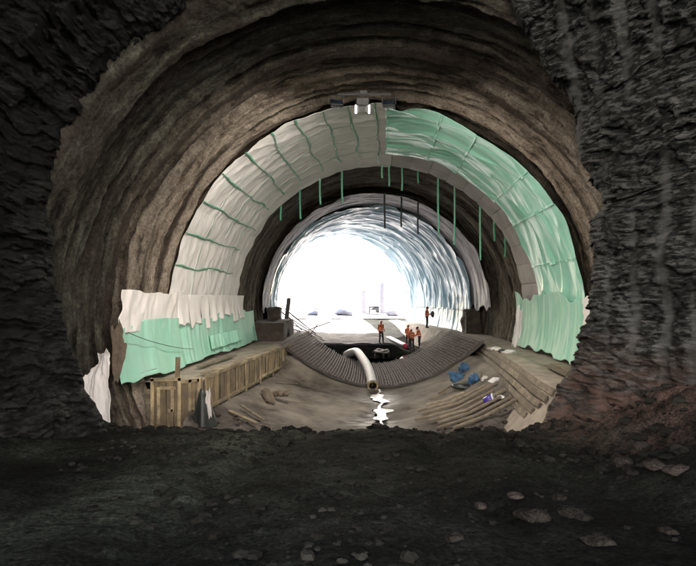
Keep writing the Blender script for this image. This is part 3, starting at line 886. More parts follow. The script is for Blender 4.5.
# ------------------------------------------------------------------ straps hanging from the sheet edges
def arch_point(px, d, R, lim=6.9):
    X = (px - 348) / F * d
    rel = X - float(Xc(d))
    return X, SZ + math.sqrt(max(R * R - rel * rel, 0.1))
hang = [(281, 29.9, 14, 0, "leftmost short green strap hanging from the white fleece edge"),
        (300, 29.9, 28, 0, "second green strap from the left hanging from the fleece edge"),
        (320, 29.9, 25, 1, "third green strap from the left hanging from the fleece edge"),
        (342, 29.9, 31, 1, "bright green strap hanging left of the crown, fourth from left"),
        (382, 29.9, 12, 1, "very short green strap hanging near the crown, left of a pair"),
        (389, 29.9, 20, 1, "short green strap hanging at the crown, right of a pair"),
        (402, 29.9, 23, 1, "green strap hanging just right of the crown"),
        (418, 29.9, 12, 0, "very short green strap hanging right of the crown"),
        (438, 29.9, 58, 1, "long bright green strap hanging over the upper right of the far arch"),
        (454.5, 29.9, 58, 1, "long green strap hanging second right of the crown"),
        (480, 29.9, 54, 1, "long green strap hanging furthest right of the three long ones"),
        (494, 29.9, 19, 0, "short green strap at right between long strap and fleece edge"),
        (505, 29.9, 18, 0, "lowest short green strap at the right of the fleece edge"),
        (384.5, 37.0, 34, 2, "long dark strap over the bright portal, left of three dark ones"),
        (401.5, 37.0, 30, 2, "dark strap hanging in the middle of three dark ones"),
        (418, 37.0, 32, 2, "dark strap hanging right of three dark ones")]
for px, d, L, kind, lab in hang:
    d = d - 0.15
    X, Z = arch_point(px, d, 7.78 if d < 33 else 7.6)
    ln = L / F * d
    n = 14
    wv = 0.05 if d < 33 else 0.058
    ph = random.uniform(0, 6)
    P = np.zeros((n, 2, 3))
    for i in range(n):
        t = i / (n - 1)
        tw = 0.25 * math.sin(t * 3 + ph)
        cxx = X + 0.03 * math.sin(t * 4 + ph) * t
        for j, s in enumerate((-1, 1)):
            P[i, j] = (cxx + s * wv * math.cos(tw), d + s * wv * math.sin(tw) - 0.1 * t * (1 - t), Z + 0.12 - t * (ln + 0.12))
    P -= np.array([X, d, Z])
    o = link("hanging_strap", grid_mesh("hanging_strap", P), [M['strap'], M['strap_bright'], M['strap_dark']][kind])
    o.location = (X, d, Z)
    s_ = o.modifiers.new("thickness", 'SOLIDIFY'); s_.thickness = 0.012
    tag(o, lab, "strap", "straps hanging from the sheet edges")

# ------------------------------------------------------------------ torn sheets at the wall ends
def cloth(name, corners, mat, label, cat, nu=40, nv=40, amp=0.10, seed=1, freq=4.0, ragged=0.08, thick=0.012):
    A, B, C, D = [np.array(c) for c in corners]      # A-B top, D-C bottom
    u = np.linspace(0, 1, nu); v = np.linspace(0, 1, nv)
    U, V = np.meshgrid(u, v, indexing='ij')
    U2 = U + ragged * vnoise(V * 6, 2.0, 0, seed) * (np.abs(U - .5) * 2) ** 4
    V2 = V + ragged * vnoise(U * 6, 5.0, 0, seed + 1) * (np.abs(V - .5) * 2) ** 4
    P = ((1 - U2) * (1 - V2))[..., None] * A + (U2 * (1 - V2))[..., None] * B + (U2 * V2)[..., None] * C + ((1 - U2) * V2)[..., None] * D
    n = np.cross(B - A, D - A); n = n / np.linalg.norm(n)
    f = amp * (ridged(U * freq, V * 1.3, 0, 3, seed + 2) * 0.8 + 0.4 * fbm(U * 6, V * 6, 0, 3, seed + 3))
    P = P + n * f[..., None]
    base = P.reshape(-1, 3)[np.argmin(P[..., 2])].copy()
    o = link(name, grid_mesh(name, P - base, np.stack([U * 2, V * 2], -1)), mat)
    o.location = base
    s_ = o.modifiers.new("thickness", 'SOLIDIFY'); s_.thickness = thick
    tag(o, label, cat)
    return o
cloth("torn_sheet", [W(96, 352, 15.6), W(109, 343, 15.2), W(110, 428, 14.4), W(72, 374, 14.6)], M['fleece'], "torn cream sheet crumpled against the rock at the far left", "sheet", 40, 50, 0.16, 41, 3.5, 0.12)
cloth("torn_sheet", [W(111, 330, 15.3), W(120, 322, 15.3), W(127, 352, 15.4), W(113, 392, 15.2)], M['brown_cloth'], "dark folded-back edge of the green drape at the left", "sheet", 20, 30, 0.06, 43, 2.0, 0.1)
cloth("torn_sheet", [W(517, 309, 29.2), W(526, 306, 28.6), W(522, 338, 28.2), W(510, 349, 28.6)], M['fleece'], "small torn cream flap at the inner right edge above the bench", "sheet", 24, 30, 0.12, 45, 2.0, 0.12)
cloth("torn_sheet", [W(583, 296, 19.6), W(596, 296, 18.6), W(596, 326, 18.6), W(583, 328, 19.4)], M['fleece'], "white sheet corner showing between green membrane and right rock", "sheet", 16, 20, 0.05, 47, 2.0, 0.1)

# ------------------------------------------------------------------ benches
def bench_profile(name, ys_, prof, mat, label, parent=None, seed=0):
    """prof(y) -> list of (x, z) going from the wall over the top and down the face"""
    rows = [prof(y) for y in ys_]
    P = np.zeros((len(ys_), len(rows[0]), 3))
    for i, (y, r) in enumerate(zip(ys_, rows)):
        for j, (x, z) in enumerate(r):
            k = 0.5 if 0 < j < len(r) - 1 else 0
            P[i, j] = (x + k * 0.05 * float(vnoise(y * 1.5, j * 3.0, 0, seed)), y, z + k * 0.09 * float(fbm(y * 1.2, j * 0.9, 0, 3, seed + 1)))
    o = link(name, grid_mesh(name, P), mat)
    tag(o, label, "bench")
    return o
def lx(y): return -4.62 + (y - 17.5) * (1.48 / 12.1)          # line of the left form wall
def lprof(y):
    xw = float(Xc(y)) - 8.3
    xf = lx(y) - 0.12 if y < 30 else lx(30) - 0.12 + (y - 30) * 0.03
    zt = BENCH - 0.12
    nn = 14
    return [(xw + (xf - xw) * i / nn, zt) for i in range(nn + 1)] + [(xf, zt - 0.4), (xf, zt - 1.0), (xf, 0.2)]
bl = bench_profile("concrete_bench", np.concatenate([[17.36], np.arange(17.4, 42.5, 0.3)]), lprof, M['concrete'], "muddy bench top behind the left timber formwork", None, 400)
def rtop(y): return float(Xc(y)) + np.interp(y, [12, 16, 20, 25, 31, 40, 60], [4.75, 4.75, 5.0, 5.25, 5.55, 5.2, 5.2])
def rprof(y):
    xw = float(Xc(y)) + 8.4
    xt = float(rtop(y)); zt = BENCH - 0.05
    nn = 12
    r = [(xw + (xt - xw) * i / nn, zt + (0.12 if i > 8 else 0.0)) for i in range(nn + 1)]
    hgt = float(np.interp(y, [14, 18, 28, 40], [0.8, 0.9, 0.9, 0.9]))
    r += [(xt - 0.16, zt - hgt * .33), (xt - 0.36, zt - hgt * .66), (xt - 0.6, zt - hgt), (xt - 0.95, zt - hgt - 0.5)]
    return r
br = bench_profile("concrete_bench", np.concatenate([np.arange(12.6, 60, 0.3)]), rprof, M['concrete'], "sloping concrete bench with stepped boards along the right wall", None, 420)

# stepped boards along the right bench face
rb = empty("bench_formwork", (float(rtop(18)), 18, 1.5))
tag(rb, "long stepped form boards along the face of the right bench", "formwork")
for k in range(5):
    yb = 14.6 + 0.25 * k
    seg = 0
    while yb < 34:
        ln = 3.9
        pts = []
        mb = MB()
        n = 7
        for i in range(n - 1):
            a = yb + ln * i / (n - 1); b = yb + ln * (i + 1) / (n - 1)
            def pt(y):
                zt = BENCH - 0.05; hgt = 0.9
                t = k / 4
                return (float(rtop(y)) - 0.05 - 0.50 * t, y, zt + 0.10 - hgt * t * 0.92)
            mb.beam(pt(a), pt(b), 0.04, 0.19, (0.45, 0, 1))
        mb.build("board", M['wood_y'], rb)
        yb += ln + 0.03

# left timber formwork
fw = empty("timber_formwork", (lx(23.5), 23.5, 1.2))
tag(fw, "long yellowish timber formwork wall facing the left bench", "formwork")
y = 17.62
i = 0
while y < 29.9:
    wd = random.choice([0.10, 0.13, 0.16, 0.20])
    zb = 1.28 + 0.02 * (y - 17.5) + random.uniform(-.05, .05)
    zt = BENCH + random.uniform(-0.10, 0.05)
    prd = random.choice([0, 0, 0.035, 0.05])
    a = Vector((lx(y + wd / 2) + prd, y + wd / 2, zb)); b = Vector((lx(y + wd / 2) + prd + random.uniform(-.02, .02), y + wd / 2, zt))
    mb = MB()
    mb.box((a + b) / 2, (0.05, wd, zt - zb), Matrix.Rotation(-math.atan2(1.48, 12.1), 3, 'Z') @ Matrix.Rotation(random.uniform(-.02, .02), 3, 'X'))
    mb.build("board", M['wood'] if random.random() < .8 else M['wood_mud'], fw, bevel=0.006)
    y += wd + random.choice([0.01, 0.03, 0.06])
    i += 1
for (z, y0, y1, off) in [(BENCH + 0.03, 17.6, 21.2, 0.03), (BENCH + 0.05, 21.3, 25.4, 0.04), (BENCH + 0.02, 25.5, 29.8, 0.03), (1.42, 17.7, 23.4, 0.07), (1.52, 23.5, 29.6, 0.07)]:
    mb = MB(); mb.beam((lx(y0) + off, y0, z), (lx(y1) + off, y1, z), 0.09, 0.11); mb.build("rail", M['pale_y'], fw, bevel=0.008)
for y in (19.6, 21.6, 23.6, 25.7, 27.8, 29.9):
    mb = MB(); mb.beam((lx(y) + 0.10, y, 1.25), (lx(y) + 0.07, y, BENCH + 0.02), 0.07, 0.08, (0, 1, 0)); mb.build("post", M['wood'], fw, bevel=0.008)

# end panel facing the camera
ep = empty("timber_end_panel", (-5.7, 17.4, 0.9))
tag(ep, "timber end panel with nested rectangular frame closing the left bench", "formwork")
D0 = 17.42
x = -6.95
while x < -4.7:
    wd = random.choice([0.2, 0.24, 0.28])
    zt = BENCH - 0.02 + random.uniform(-.06, .04)
    if x < -6.3: zt -= 0.5 * random.random()
    mb = MB(); mb.box((x + wd / 2, D0 + random.uniform(-.01, .01), (0.7 + zt) / 2), (wd - 0.015, 0.05, zt - 0.7), Matrix.Rotation(random.uniform(-.015, .015), 3, 'Y'))
    mb.build("board", M['wood'] if x > -6.4 else M['wood_mud'], ep, bevel=0.006)
    x += wd
def frame_bar(x0, z0, x1, z1, wd=0.11, dy=0.06, mat='wood_pale'):
    mb = MB(); mb.beam((x0, D0 - dy, z0), (x1, D0 - dy, z1), wd, 0.07, (0, 1, 0)) if False else mb.beam((x0, D0 - dy, z0), (x1, D0 - dy, z1), 0.06, wd, (0, 0, 1) if abs(x1 - x0) > abs(z1 - z0) else (1, 0, 0))
    mb.build("frame_bar", M[mat], ep, bevel=0.006)
for a in [(-6.22, 0.75, -6.22, 2.42), (-5.36, 0.75, -5.36, 2.44), (-6.28, 2.36, -5.30, 2.38), (-6.02, 0.95, -6.02, 2.14), (-5.98, 2.10, -5.46, 2.11), (-5.58, 1.35, -5.58, 2.06), (-5.72, 1.38, -5.55, 1.38), (-5.02, 0.8, -5.02, 2.40), (-4.74, 0.9, -4.74, 2.42), (-5.30, 2.30, -4.72, 2.36)]:
    frame_bar(*a)
for a in [(-6.9, 1.95, -6.3, 1.80), (-6.85, 1.5, -6.3, 1.55), (-6.9, 1.15, -6.35, 1.05)]:
    frame_bar(*a, 0.09, 0.05, 'wood_mud')
mb = MB(); mb.beam((-5.55, 17.62, 0.9), (-5.50, 17.66, 3.05), 0.13, 0.12, (0, 1, 0)); o = mb.build("timber_post", M['wood'], None, bevel=0.01)
tag(o, "square timber post rising behind the end panel", "post")

# dark sheet thrown over the formwork corner
mb = MB()
pk = Vector((-4.58, 17.15, 2.12))
nseg = 18
rings = []
for i in range(9):
    t = i / 8
    for k in range(nseg):
        an = 2 * math.pi * k / nseg
        r = (0.06 + 0.36 * t ** 0.8) * (1 + 0.28 * math.sin(an * 4 + 1.2 * t) * t + 0.12 * math.sin(an * 7))
        rings.append((pk.x + 0.1 * t + r * 0.8 * math.cos(an), pk.y - 0.05 + r * 0.8 * math.sin(an) - 0.1 * t, pk.z - 1.12 * t + 0.05 * math.sin(an * 3) * t))
fcs = [(i * nseg + k, i * nseg + (k + 1) % nseg, (i + 1) * nseg + (k + 1) % nseg, (i + 1) * nseg + k) for i in range(8) for k in range(nseg)]
mb.add(rings, fcs + [tuple(range(nseg))])
o = mb.build("tarp", M['black_tarp'], None, True)
tag(o, "black tarp draped in a cone over the formwork corner", "tarp")
cloth("rag", [(-4.42, 17.0, 2.1), (-4.30, 17.05, 2.1), (-4.22, 16.9, 1.25), (-4.42, 16.9, 1.2)], M['fleece_grey'], "pale rag hanging beside the black tarp", "rag", 14, 20, 0.05, 51, 2.0, 0.1)

# loose planks
def plank(a, b, wd, th, mat, label, name="plank", cat="plank", group=None):
    a, b = Vector(a), Vector(b)
    mb = MB(); mb.beam(a, b, wd, th)
    base = (a + b) / 2
    o = link(name, mb.mesh(name, base), M[mat], None, False)
    o.location = base
    bv = o.modifiers.new("bevel", 'BEVEL'); bv.width = 0.006; bv.segments = 1
    return tag(o, label, cat, group)
plank((-4.95, 18.6, 2.40), (-4.35, 21.2, 2.42), 0.26, 0.04, 'pale_y', "pale plank on the left bench top near the end panel")
plank((-4.50, 22.0, 2.40), (-4.05, 25.2, 2.40), 0.28, 0.04, 'pale_y', "pale plank halfway along the left bench top")
plank((-4.0, 26.0, 2.40), (-3.55, 29.0, 2.40), 0.24, 0.04, 'pale_y', "pale plank at the far end of the left bench top")
plank((-5.6, 20.5, 2.38), (-5.1, 24.5, 2.38), 0.22, 0.04, 'wood_y', "muddy plank lying beside the green drape on the left bench")
plank((-3.95, 18.2, 1.22), (-2.9, 17.4, 0.98), 0.13, 0.04, 'pale_y', "pale board slanting down from the formwork foot")
plank((-3.75, 19.1, 1.22), (-2.75, 18.0, 0.93), 0.09, 0.05, 'wood_y', "thin muddy board beside the slanting pale board")
plank((7.6, 17.2, 2.47), (7.9, 20.8, 2.47), 0.42, 0.05, 'pale_y', "pale plank on the right bench against the green membrane")
plank((6.9, 15.6, 2.49), (7.35, 20.0, 2.49), 0.30, 0.05, 'wood_y', "muddy plank lying along the middle of the right bench")

# battens up the right side of the invert
spots = [(17.55, 3.2, 5.25), (18.15, 3.0, 5.3), (18.75, 2.9, 5.35), (19.4, 2.75, 5.4), (20.05, 2.7, 5.45), (20.75, 2.75, 5.5), (21.5, 2.8, 5.3), (22.2, 3.0, 4.8)]
names = ["nearest", "second nearest", "third nearest", "fourth", "fifth", "sixth", "seventh", "farthest"]
for k, (y, x0, x1) in enumerate(spots):
    x0 += random.uniform(-.25, .2); x1 += random.uniform(-.2, .1)
    y1 = y - 0.35 + random.uniform(-.12, .12)
    z0 = float(invert_z(np.array(x0), np.array(y))) + 0.10; z1 = float(invert_z(np.array(x1), np.array(y1))) + 0.11
    zm = float(invert_z(np.array((x0 + x1) / 2), np.array((y + y1) / 2))) + 0.09
    a, b = Vector((x0, y, z0)), Vector((x1, y1, z1)); m = Vector(((x0 + x1) / 2, (y + y1) / 2, zm))
    mb = MB(); wd_ = random.uniform(.08, .16); mb.beam(a, m, wd_, 0.09); mb.beam(m, b, wd_, 0.09)
    o = link("batten", mb.mesh("batten", m), M['wood_x'], None, False); o.location = m
    bv = o.modifiers.new("bevel", 'BEVEL'); bv.width = 0.02; bv.segments = 1
    tag(o, f"{names[k]} muddy batten up the right slope of the invert" + (", by the bucket" if k == 2 else ""), "batten", "battens on the right slope")

# ------------------------------------------------------------------ rebar mat
rm = empty("rebar_mat", (float(Xc(33)), 33, 0.3))
tag(rm, "curved mat of closely spaced steel bars across the invert", "rebar mat")
def rz(rel): return 0.30 + 0.083 * rel * rel
my = np.linspace(28.1, 38.2, 24); mr = np.linspace(-5.3, 5.4, 50)
MY, MR = np.meshgrid(my, mr, indexing='ij')
o = link("mud_bed", grid_mesh("mud_bed", np.stack([Xc(MY) + MR - rm.location.x, MY - 33, rz(MR) - 0.0 + 0.02 * fbm(MR * 2, MY, 0, 3, 77) - 0.3], -1)), M['dark_concrete'], rm)
for k in range(72):
    rel = -5.15 + 10.4 * k / 71 + random.uniform(-.02, .02)
    y0 = 28.0 + random.uniform(-.25, .25) + 0.06 * abs(rel); y1 = 37.9 + random.uniform(-.5, .3)
    pts = []
    for i in range(7):
        y = y0 + (y1 - y0) * i / 6
        pts.append((float(Xc(y)) + rel * (1 - 0.012 * (y - 28)), y, rz(rel) + 0.14 + 0.012 * math.sin(y + k)))
    mb = MB(); mb.tube(pts, 0.02, 5); mb.build("rebar", M['steel'], rm)
for k in range(26):
    y = 28.5 + 9.2 * k / 25
    pts = [(float(Xc(y)) + r * (1 - 0.012 * (y - 28)), y, rz(r) + 0.09) for r in np.linspace(-5.2, 5.25, 24)]
    mb = MB(); mb.tube(pts, 0.018, 5); mb.build("cross_bar", M['steel'], rm)

# drain hose
pts_px = [(346, 355, 39.6), (351, 352.5, 38.8), (357, 352, 37.2), (362, 358, 34.8), (367, 366, 32.2), (370.5, 375, 30.0), (372.8, 386, 27.9)]
ctl = [W(*p) for p in pts_px]
pts = []
for i in range(len(ctl) - 1):
    p0, p1, p2, p3 = ctl[max(i - 1, 0)], ctl[i], ctl[i + 1], ctl[min(i + 2, len(ctl) - 1)]
    for k in range(10):
        t = k / 10
        pts.append(0.5 * ((2 * p1) + (p2 - p0) * t + (2 * p0 - 5 * p1 + 4 * p2 - p3) * t * t + (3 * p1 - p0 - 3 * p2 + p3) * t ** 3))
pts.append(ctl[-1])
hs = empty("drain_hose", pts[-1])
tag(hs, "thick white corrugated hose spilling over the rebar into the stream", "hose")
mb = MB(); mb.tube(pts, [0.25 + 0.022 * (i % 2) for i in range(len(pts))], 16, cap=False); mb.build("hose_body", M['hose'], hs, True)
mb = MB(); d_ = (pts[-1] - pts[-2]).normalized(); mb.tube([pts[-1] - d_ * .12, pts[-1] + d_ * .02], [0.285, 0.285], 16, cap=False); mb.tube([pts[-1] + d_ * .021, pts[-1] + d_ * .012], [0.283, 0.2], 16, cap=False); mb.tube([pts[-1] - d_ * .3, pts[-1] - d_ * .31], [0.22, 0.01], 16); mb.build("hose_mouth", M['wood_pale'], hs, True)

# ------------------------------------------------------------------ lamp bar under the crown
LB = W(364, 94, 17.4)
lb = empty("lamp_bar", LB)
tag(lb, "metal bar with three work lamps hung under the crown", "lamp bar")
mb = MB(); mb.beam(W(337.5, 94, 17.4), W(391, 94, 17.4), 0.05, 0.06); mb.build("bar", M['black'], lb)
mb = MB(); mb.box(W(363.5, 92.5, 17.4), (0.24, 0.1, 0.12)); mb.build("clamp", M['grey_metal'], lb, bevel=0.01)
for px in (346, 381):
    mb = MB(); a = W(px, 93.5, 17.4); mb.tube([a, (a.x, a.y + 0.1, 12.4)], 0.009, 5); mb.build("wire", M['black'], lb)
for px, yaw in ((336.5, 0.15), (389, -0.15)):
    c = W(px, 103.5 if px < 360 else 104, 17.4)
    fl = empty("floodlight", (c - LB)); fl.parent = lb
    Mx = Matrix.Rotation(yaw, 3, 'Z') @ Matrix.Rotation(R_(-42), 3, 'X')
    mb = MB(); mb.box((0, 0, 0), (0.40, 0.12, 0.30), Mx); mb.build("housing", M['black'], fl, bevel=0.015, world=False)
    mb = MB(); mb.box(Mx @ Vector((0, -0.066, 0)), (0.34, 0.01, 0.24), Mx); mb.build("lamp_glass", M['dark_glass'], fl, world=False)
    mb = MB()
    for k in range(5): mb.box(Mx @ Vector((-0.14 + 0.07 * k, 0.09, 0)), (0.012, 0.06, 0.26), Mx)
    mb.build("cooling_fins", M['black'], fl, world=False)
    mb = MB()
    for s in (-1, 1): mb.beam((s * 0.215, 0, 0), (s * 0.215, 0, 0.27), 0.02, 0.012, (0, 1, 0))
    mb.build("bracket", M['black'], fl, world=False)
c = W(362.5, 103, 17.4)
fl = empty("work_lamp", (c - LB)); fl.parent = lb
mb = MB(); mb.box((0, 0.02, 0.02), (0.42, 0.26, 0.26)); mb.build("housing", M['grey_metal'], fl, bevel=0.03, world=False)
mb = MB(); mb.box((0, 0.0, -0.2), (0.26, 0.05, 0.2)); mb.build("bracket", M['grey_metal'], fl, bevel=0.01, world=False)
for s in (-1, 1):
    mb = MB(); mb.box((s * 0.21, -0.02, -0.2), (0.06, 0.08, 0.26)); mb.build("lamp_tube", M['glow'], fl, bevel=0.015, world=False)
def spot(name, loc, target, energy, size, blend, rad):
    l = bpy.data.lights.new(name, 'SPOT')
    l.energy = energy; l.spot_size = R_(size); l.spot_blend = blend; l.shadow_soft_size = rad; l.color = (1.0, 0.92, 0.82)
    o = bpy.data.objects.new(name, l)
    o.location = loc
    o.rotation_euler = (Vector(target) - Vector(loc)).to_track_quat('-Z', 'Y').to_euler()
    COL.objects.link(o)
    return o
for s in (-1, 1):
    spot("lamp_light", (c.x + s * 0.21, c.y - 0.02, c.z - 0.36), (c.x + s * 3.5, c.y + 1.6, c.z - 6), 215, 178, 1.0, 0.08)

# ------------------------------------------------------------------ workers
def capsule(mb, a, b, ra, rb, n=10):
    a, b = Vector(a), Vector(b)
    mb.tube([a, b], [ra, rb], n)
    mb.ball(a, ra, n, 6); mb.ball(b, rb, n, 6)

def person(loc, rz, label, pose, helmet='helmet_dark', scale=1.0, item=None):
    """pose: dict of joint positions in metres, facing -Y"""
    J = dict(hip=(0, 0, .93), chest=(0, 0, 1.30), neck=(0, 0, 1.47), head=(0, -.02, 1.62),
             shl=(.19, 0, 1.41), shr=(-.19, 0, 1.41), ell=(.25, .02, 1.13), elr=(-.25, .02, 1.13), hal=(.26, -.08, .90), har=(-.26, -.08, .90),
             hpl=(.095, 0, .90), hpr=(-.095, 0, .90), knl=(.11, -.02, .50), knr=(-.11, -.02, .50), anl=(.12, .02, .09), anr=(-.12, .02, .09))
    J.update(pose)
    J = {k: Vector(v) * scale for k, v in J.items()}
    p = empty("person", loc, rz)
    tag(p, label, "person", "workers at the far end of the rebar")
    # body
    mb = MB()
    capsule(mb, J['hip'], J['chest'], .125, .14)
    mb.ball(J['chest'] + Vector((0, 0, .04)), (.18, .115, .14))
    capsule(mb, J['neck'] - Vector((0, 0, .05)), J['head'] - Vector((0, 0, .06)), .055, .05)
    mb.ball(J['head'], (.078, .098, .115), 14, 10)
    mb.ball(J['head'] + Vector((0, -.055, -.055)), (.05, .05, .055))          # jaw
    mb.ball(J['head'] + Vector((0, -.10, -.015)), (.014, .022, .026))         # nose
    for s in (-1, 1):
        mb.ball(J['head'] + Vector((s * .079, .005, -.01)), (.013, .024, .034))
        mb.ball(J['head'] + Vector((s * .032, -.088, .022)), (.024, .014, .010))   # brow
    for s, q in ((1, 'l'), (-1, 'r')):
        capsule(mb, J['sh' + q], J['el' + q], .052, .042); capsule(mb, J['el' + q], J['ha' + q], .04, .028)
        capsule(mb, J['hp' + q], J['kn' + q], .082, .058); capsule(mb, J['kn' + q], J['an' + q], .054, .04)
        h = J['ha' + q]
        d = (h - J['el' + q]).normalized()
        side = d.cross(Vector((s, 0, 0)))
        side = side.normalized() if side.length > .1 else Vector((0, -1, 0))
        palm = d.cross(side).normalized()
        mb.ball(h + d * .05, (.03, .03, .045))
        for k, (off, ln) in enumerate(((-.03, .062), (-.011, .075), (.009, .070), (.028, .055))):
            a = h + d * .075 + side * off
            b = a + d * ln * .55 + palm * .012
            capsule(mb, a, b, .0095, .009, 6); capsule(mb, b, b + d * ln * .4 + palm * .028, .009, .0075, 6)
        a = h + d * .03 + side * -.03
        b = a + side * -.03 + d * .028
        capsule(mb, a, b, .011, .010, 6); capsule(mb, b, b + d * .03 + side * -.006, .010, .008, 6)
    link("body", voxel(mb, 0.0095, smooth=2), M['skin'], p)
    # jacket with vest
    mb = MB()
    capsule(mb, J['hip'] + Vector((0, 0, .02)), J['chest'], .155, .165)
    mb.ball(J['chest'] + (J['neck'] - J['chest']) * .35, (.215, .14, .15))
    link("vest", voxel(mb, 0.014), M['orange'], p)
    for q in 'lr':
        mb = MB(); capsule(mb, J['sh' + q], J['el' + q], .07, .056); capsule(mb, J['el' + q], J['ha' + q] + (J['el' + q] - J['ha' + q]) * .12, .055, .042)
        link("sleeve", voxel(mb, 0.012), M['orange'] if pose.get('or', True) else M['navy'], p)
    ax = (J['chest'] - J['hip']).normalized()
    for t in (.25, .7):
        cpt = J['hip'] + (J['chest'] - J['hip']) * t
        mb = MB()
        ring = []
        for k in range(25):
            an = 2 * math.pi * k / 24
            sdx = Vector((1, 0, 0)); sdy = ax.cross(sdx)
            ring.append(cpt + (sdx * math.cos(an) + sdy * math.sin(an)) * (.158 + .012 * t))
        mb.tube(ring, .02, 6, cap=False)
        mb.build("reflective_band", M['reflect'], p, True, world=False)
    mb = MB()
    capsule(mb, J['hip'] + Vector((0, 0, .03)), (J['hpl'] + J['hpr']) / 2, .145, .14)
    for q in 'lr':
        capsule(mb, J['hp' + q], J['kn' + q], .098, .076); capsule(mb, J['kn' + q], J['an' + q] + Vector((0, 0, .03)), .074, .062)
    link("trousers", voxel(mb, 0.014), M['navy'], p)
    for q in 'lr':
        mb = MB(); a = J['an' + q]
        capsule(mb, a + Vector((0, 0, .12)), a, .06, .055); capsule(mb, (a.x, a.y + .03, a.z - .03), (a.x, a.y - .15, a.z - .04), .056, .048)
        me = voxel(mb, 0.012)
        link("boot", me, M['boots'], p)
    # helmet
    mb = MB(); h = J['head']
    n = 16
    vs, fs = [], []
    for i in range(6):
        th = math.pi / 2 * i / 5
        for k in range(n):
            an = 2 * math.pi * k / n
            vs.append(h + Vector((.112 * math.sin(th) * math.cos(an), .132 * math.sin(th) * math.sin(an), .035 + .115 * math.cos(th))))
    for k in range(n):
        an = 2 * math.pi * k / n
        vs.append(h + Vector((.13 * math.cos(an), .15 * math.sin(an) - (.03 if math.sin(an) < -.3 else 0), .026)))
    for k in range(n):
        an = 2 * math.pi * k / n
        vs.append(h + Vector((.095 * math.cos(an), .115 * math.sin(an), .03)))
    for i in range(7):
        for k in range(n): fs.append((i * n + k, i * n + (k + 1) % n, (i + 1) * n + (k + 1) % n, (i + 1) * n + k))
    mb.add(vs, fs)
    mb.build("helmet", M[helmet], p, True, world=False)
    return p

def foot(px, py, d, lift=0.0):
    v = W(px, py, d)
    return v
def gz(x, y): return float(ground_z(np.array(x), np.array(y)))
def site_z(x, y): return gz(x, y) + 0.06 + 0.09 * float(fbm(x * .9, y * .6, 0, 4, 71))
A = W(381, 343.5, 42.9); A.z = site_z(A.x, A.y)
person(A, 0.5, "worker in orange vest standing alone by the dark pool", dict(hal=(.20, -.20, .98), anl=(.14, -.10, .09), knl=(.12, -.08, .5)), 'helmet_red')
B = W(408, 346.5, 45.0); B.z = gz(B.x, B.y)
person(B, 2.6, "worker at the left of the group of three, half hidden", dict(har=(-.24, -.25, 1.05), hal=(.2, -.28, 1.0)), 'helmet_red')
C = W(412, 349.5, 43.4); C.z = gz(C.x, C.y)
person(C, 3.3, "front worker of the group of three, bending with back to us", dict(chest=(0, -.14, 1.25), neck=(0, -.25, 1.38), head=(0, -.33, 1.49), shl=(.19, -.2, 1.33), shr=(-.19, -.2, 1.33), ell=(.24, -.3, 1.08), elr=(-.24, -.3, 1.08), hal=(.18, -.45, .92), har=(-.18, -.45, .92), anl=(.17, .05, .09), anr=(-.17, .02, .09)), 'helmet_dark')
D = W(419.5, 346, 44.2); D.z = gz(D.x, D.y)
person(D, -1.9, "worker at the right of the group of three, leaning in", dict(chest=(0, -.08, 1.29), neck=(0, -.14, 1.44), head=(0, -.19, 1.58), shl=(.19, -.1, 1.38), shr=(-.19, -.1, 1.38), hal=(.2, -.36, 1.0), har=(-.22, -.32, .96), ell=(.24, -.16, 1.12), elr=(-.25, -.14, 1.11)), 'helmet_dark')
EY = 45.0
E = Vector(((427 - 348) / F * EY, EY, BENCH + 0.05))
person(E, 1.25, "worker standing higher on the right bench holding a dark bundle", dict(hal=(.14, -.36, 1.12), har=(-.12, -.36, 1.12), ell=(.25, -.1, 1.13), elr=(-.25, -.1, 1.13)), 'helmet_red')
mb = MB(); mb.ball((E.x + .45, E.y - .05, E.z + 1.16), (.17, .15, .24), 12, 8); mb.ball((E.x + .47, E.y - .05, E.z + 1.0), (.13, .13, .15), 10, 7)
me = voxel(mb, 0.02, (E.x + .45, E.y, E.z + 1.1)); o = link("bundle", me, M['black_tarp']); o.location = (E.x + .45, E.y, E.z + 1.1)
tag(o, "dark bundle held by the worker on the right bench", "bundle")

# ------------------------------------------------------------------ loose things
def lump(name, c, r, mat, label, cat, seed, rough=0.25, group=None, rot=0.0, flat=False, n=16):
    mb = MB()
    mb.ball((0, 0, 0), (1, 1, 1), n, max(6, n * 2 // 3))
    P = np.array([tuple(v) for v in mb.v])
    f = 1 + rough * fbm(P[:, 0] * 1.4 + seed * 3.1, P[:, 1] * 1.4, P[:, 2] * 1.4, 3, seed) * 1.6
    P = P * f[:, None]
    if flat:
        P[:, 2] = np.maximum(P[:, 2], -0.55)
    P = P * np.array(r)
    cr, sr = math.cos(rot), math.sin(rot)
    P = np.stack([P[:, 0] * cr - P[:, 1] * sr, P[:, 0] * sr + P[:, 1] * cr, P[:, 2]], -1)
    mb.v = [Vector(p) for p in P]
    o = link(name, mb.mesh(name), mat, None, not flat)
    o.location = c
    return tag(o, label, cat, group)

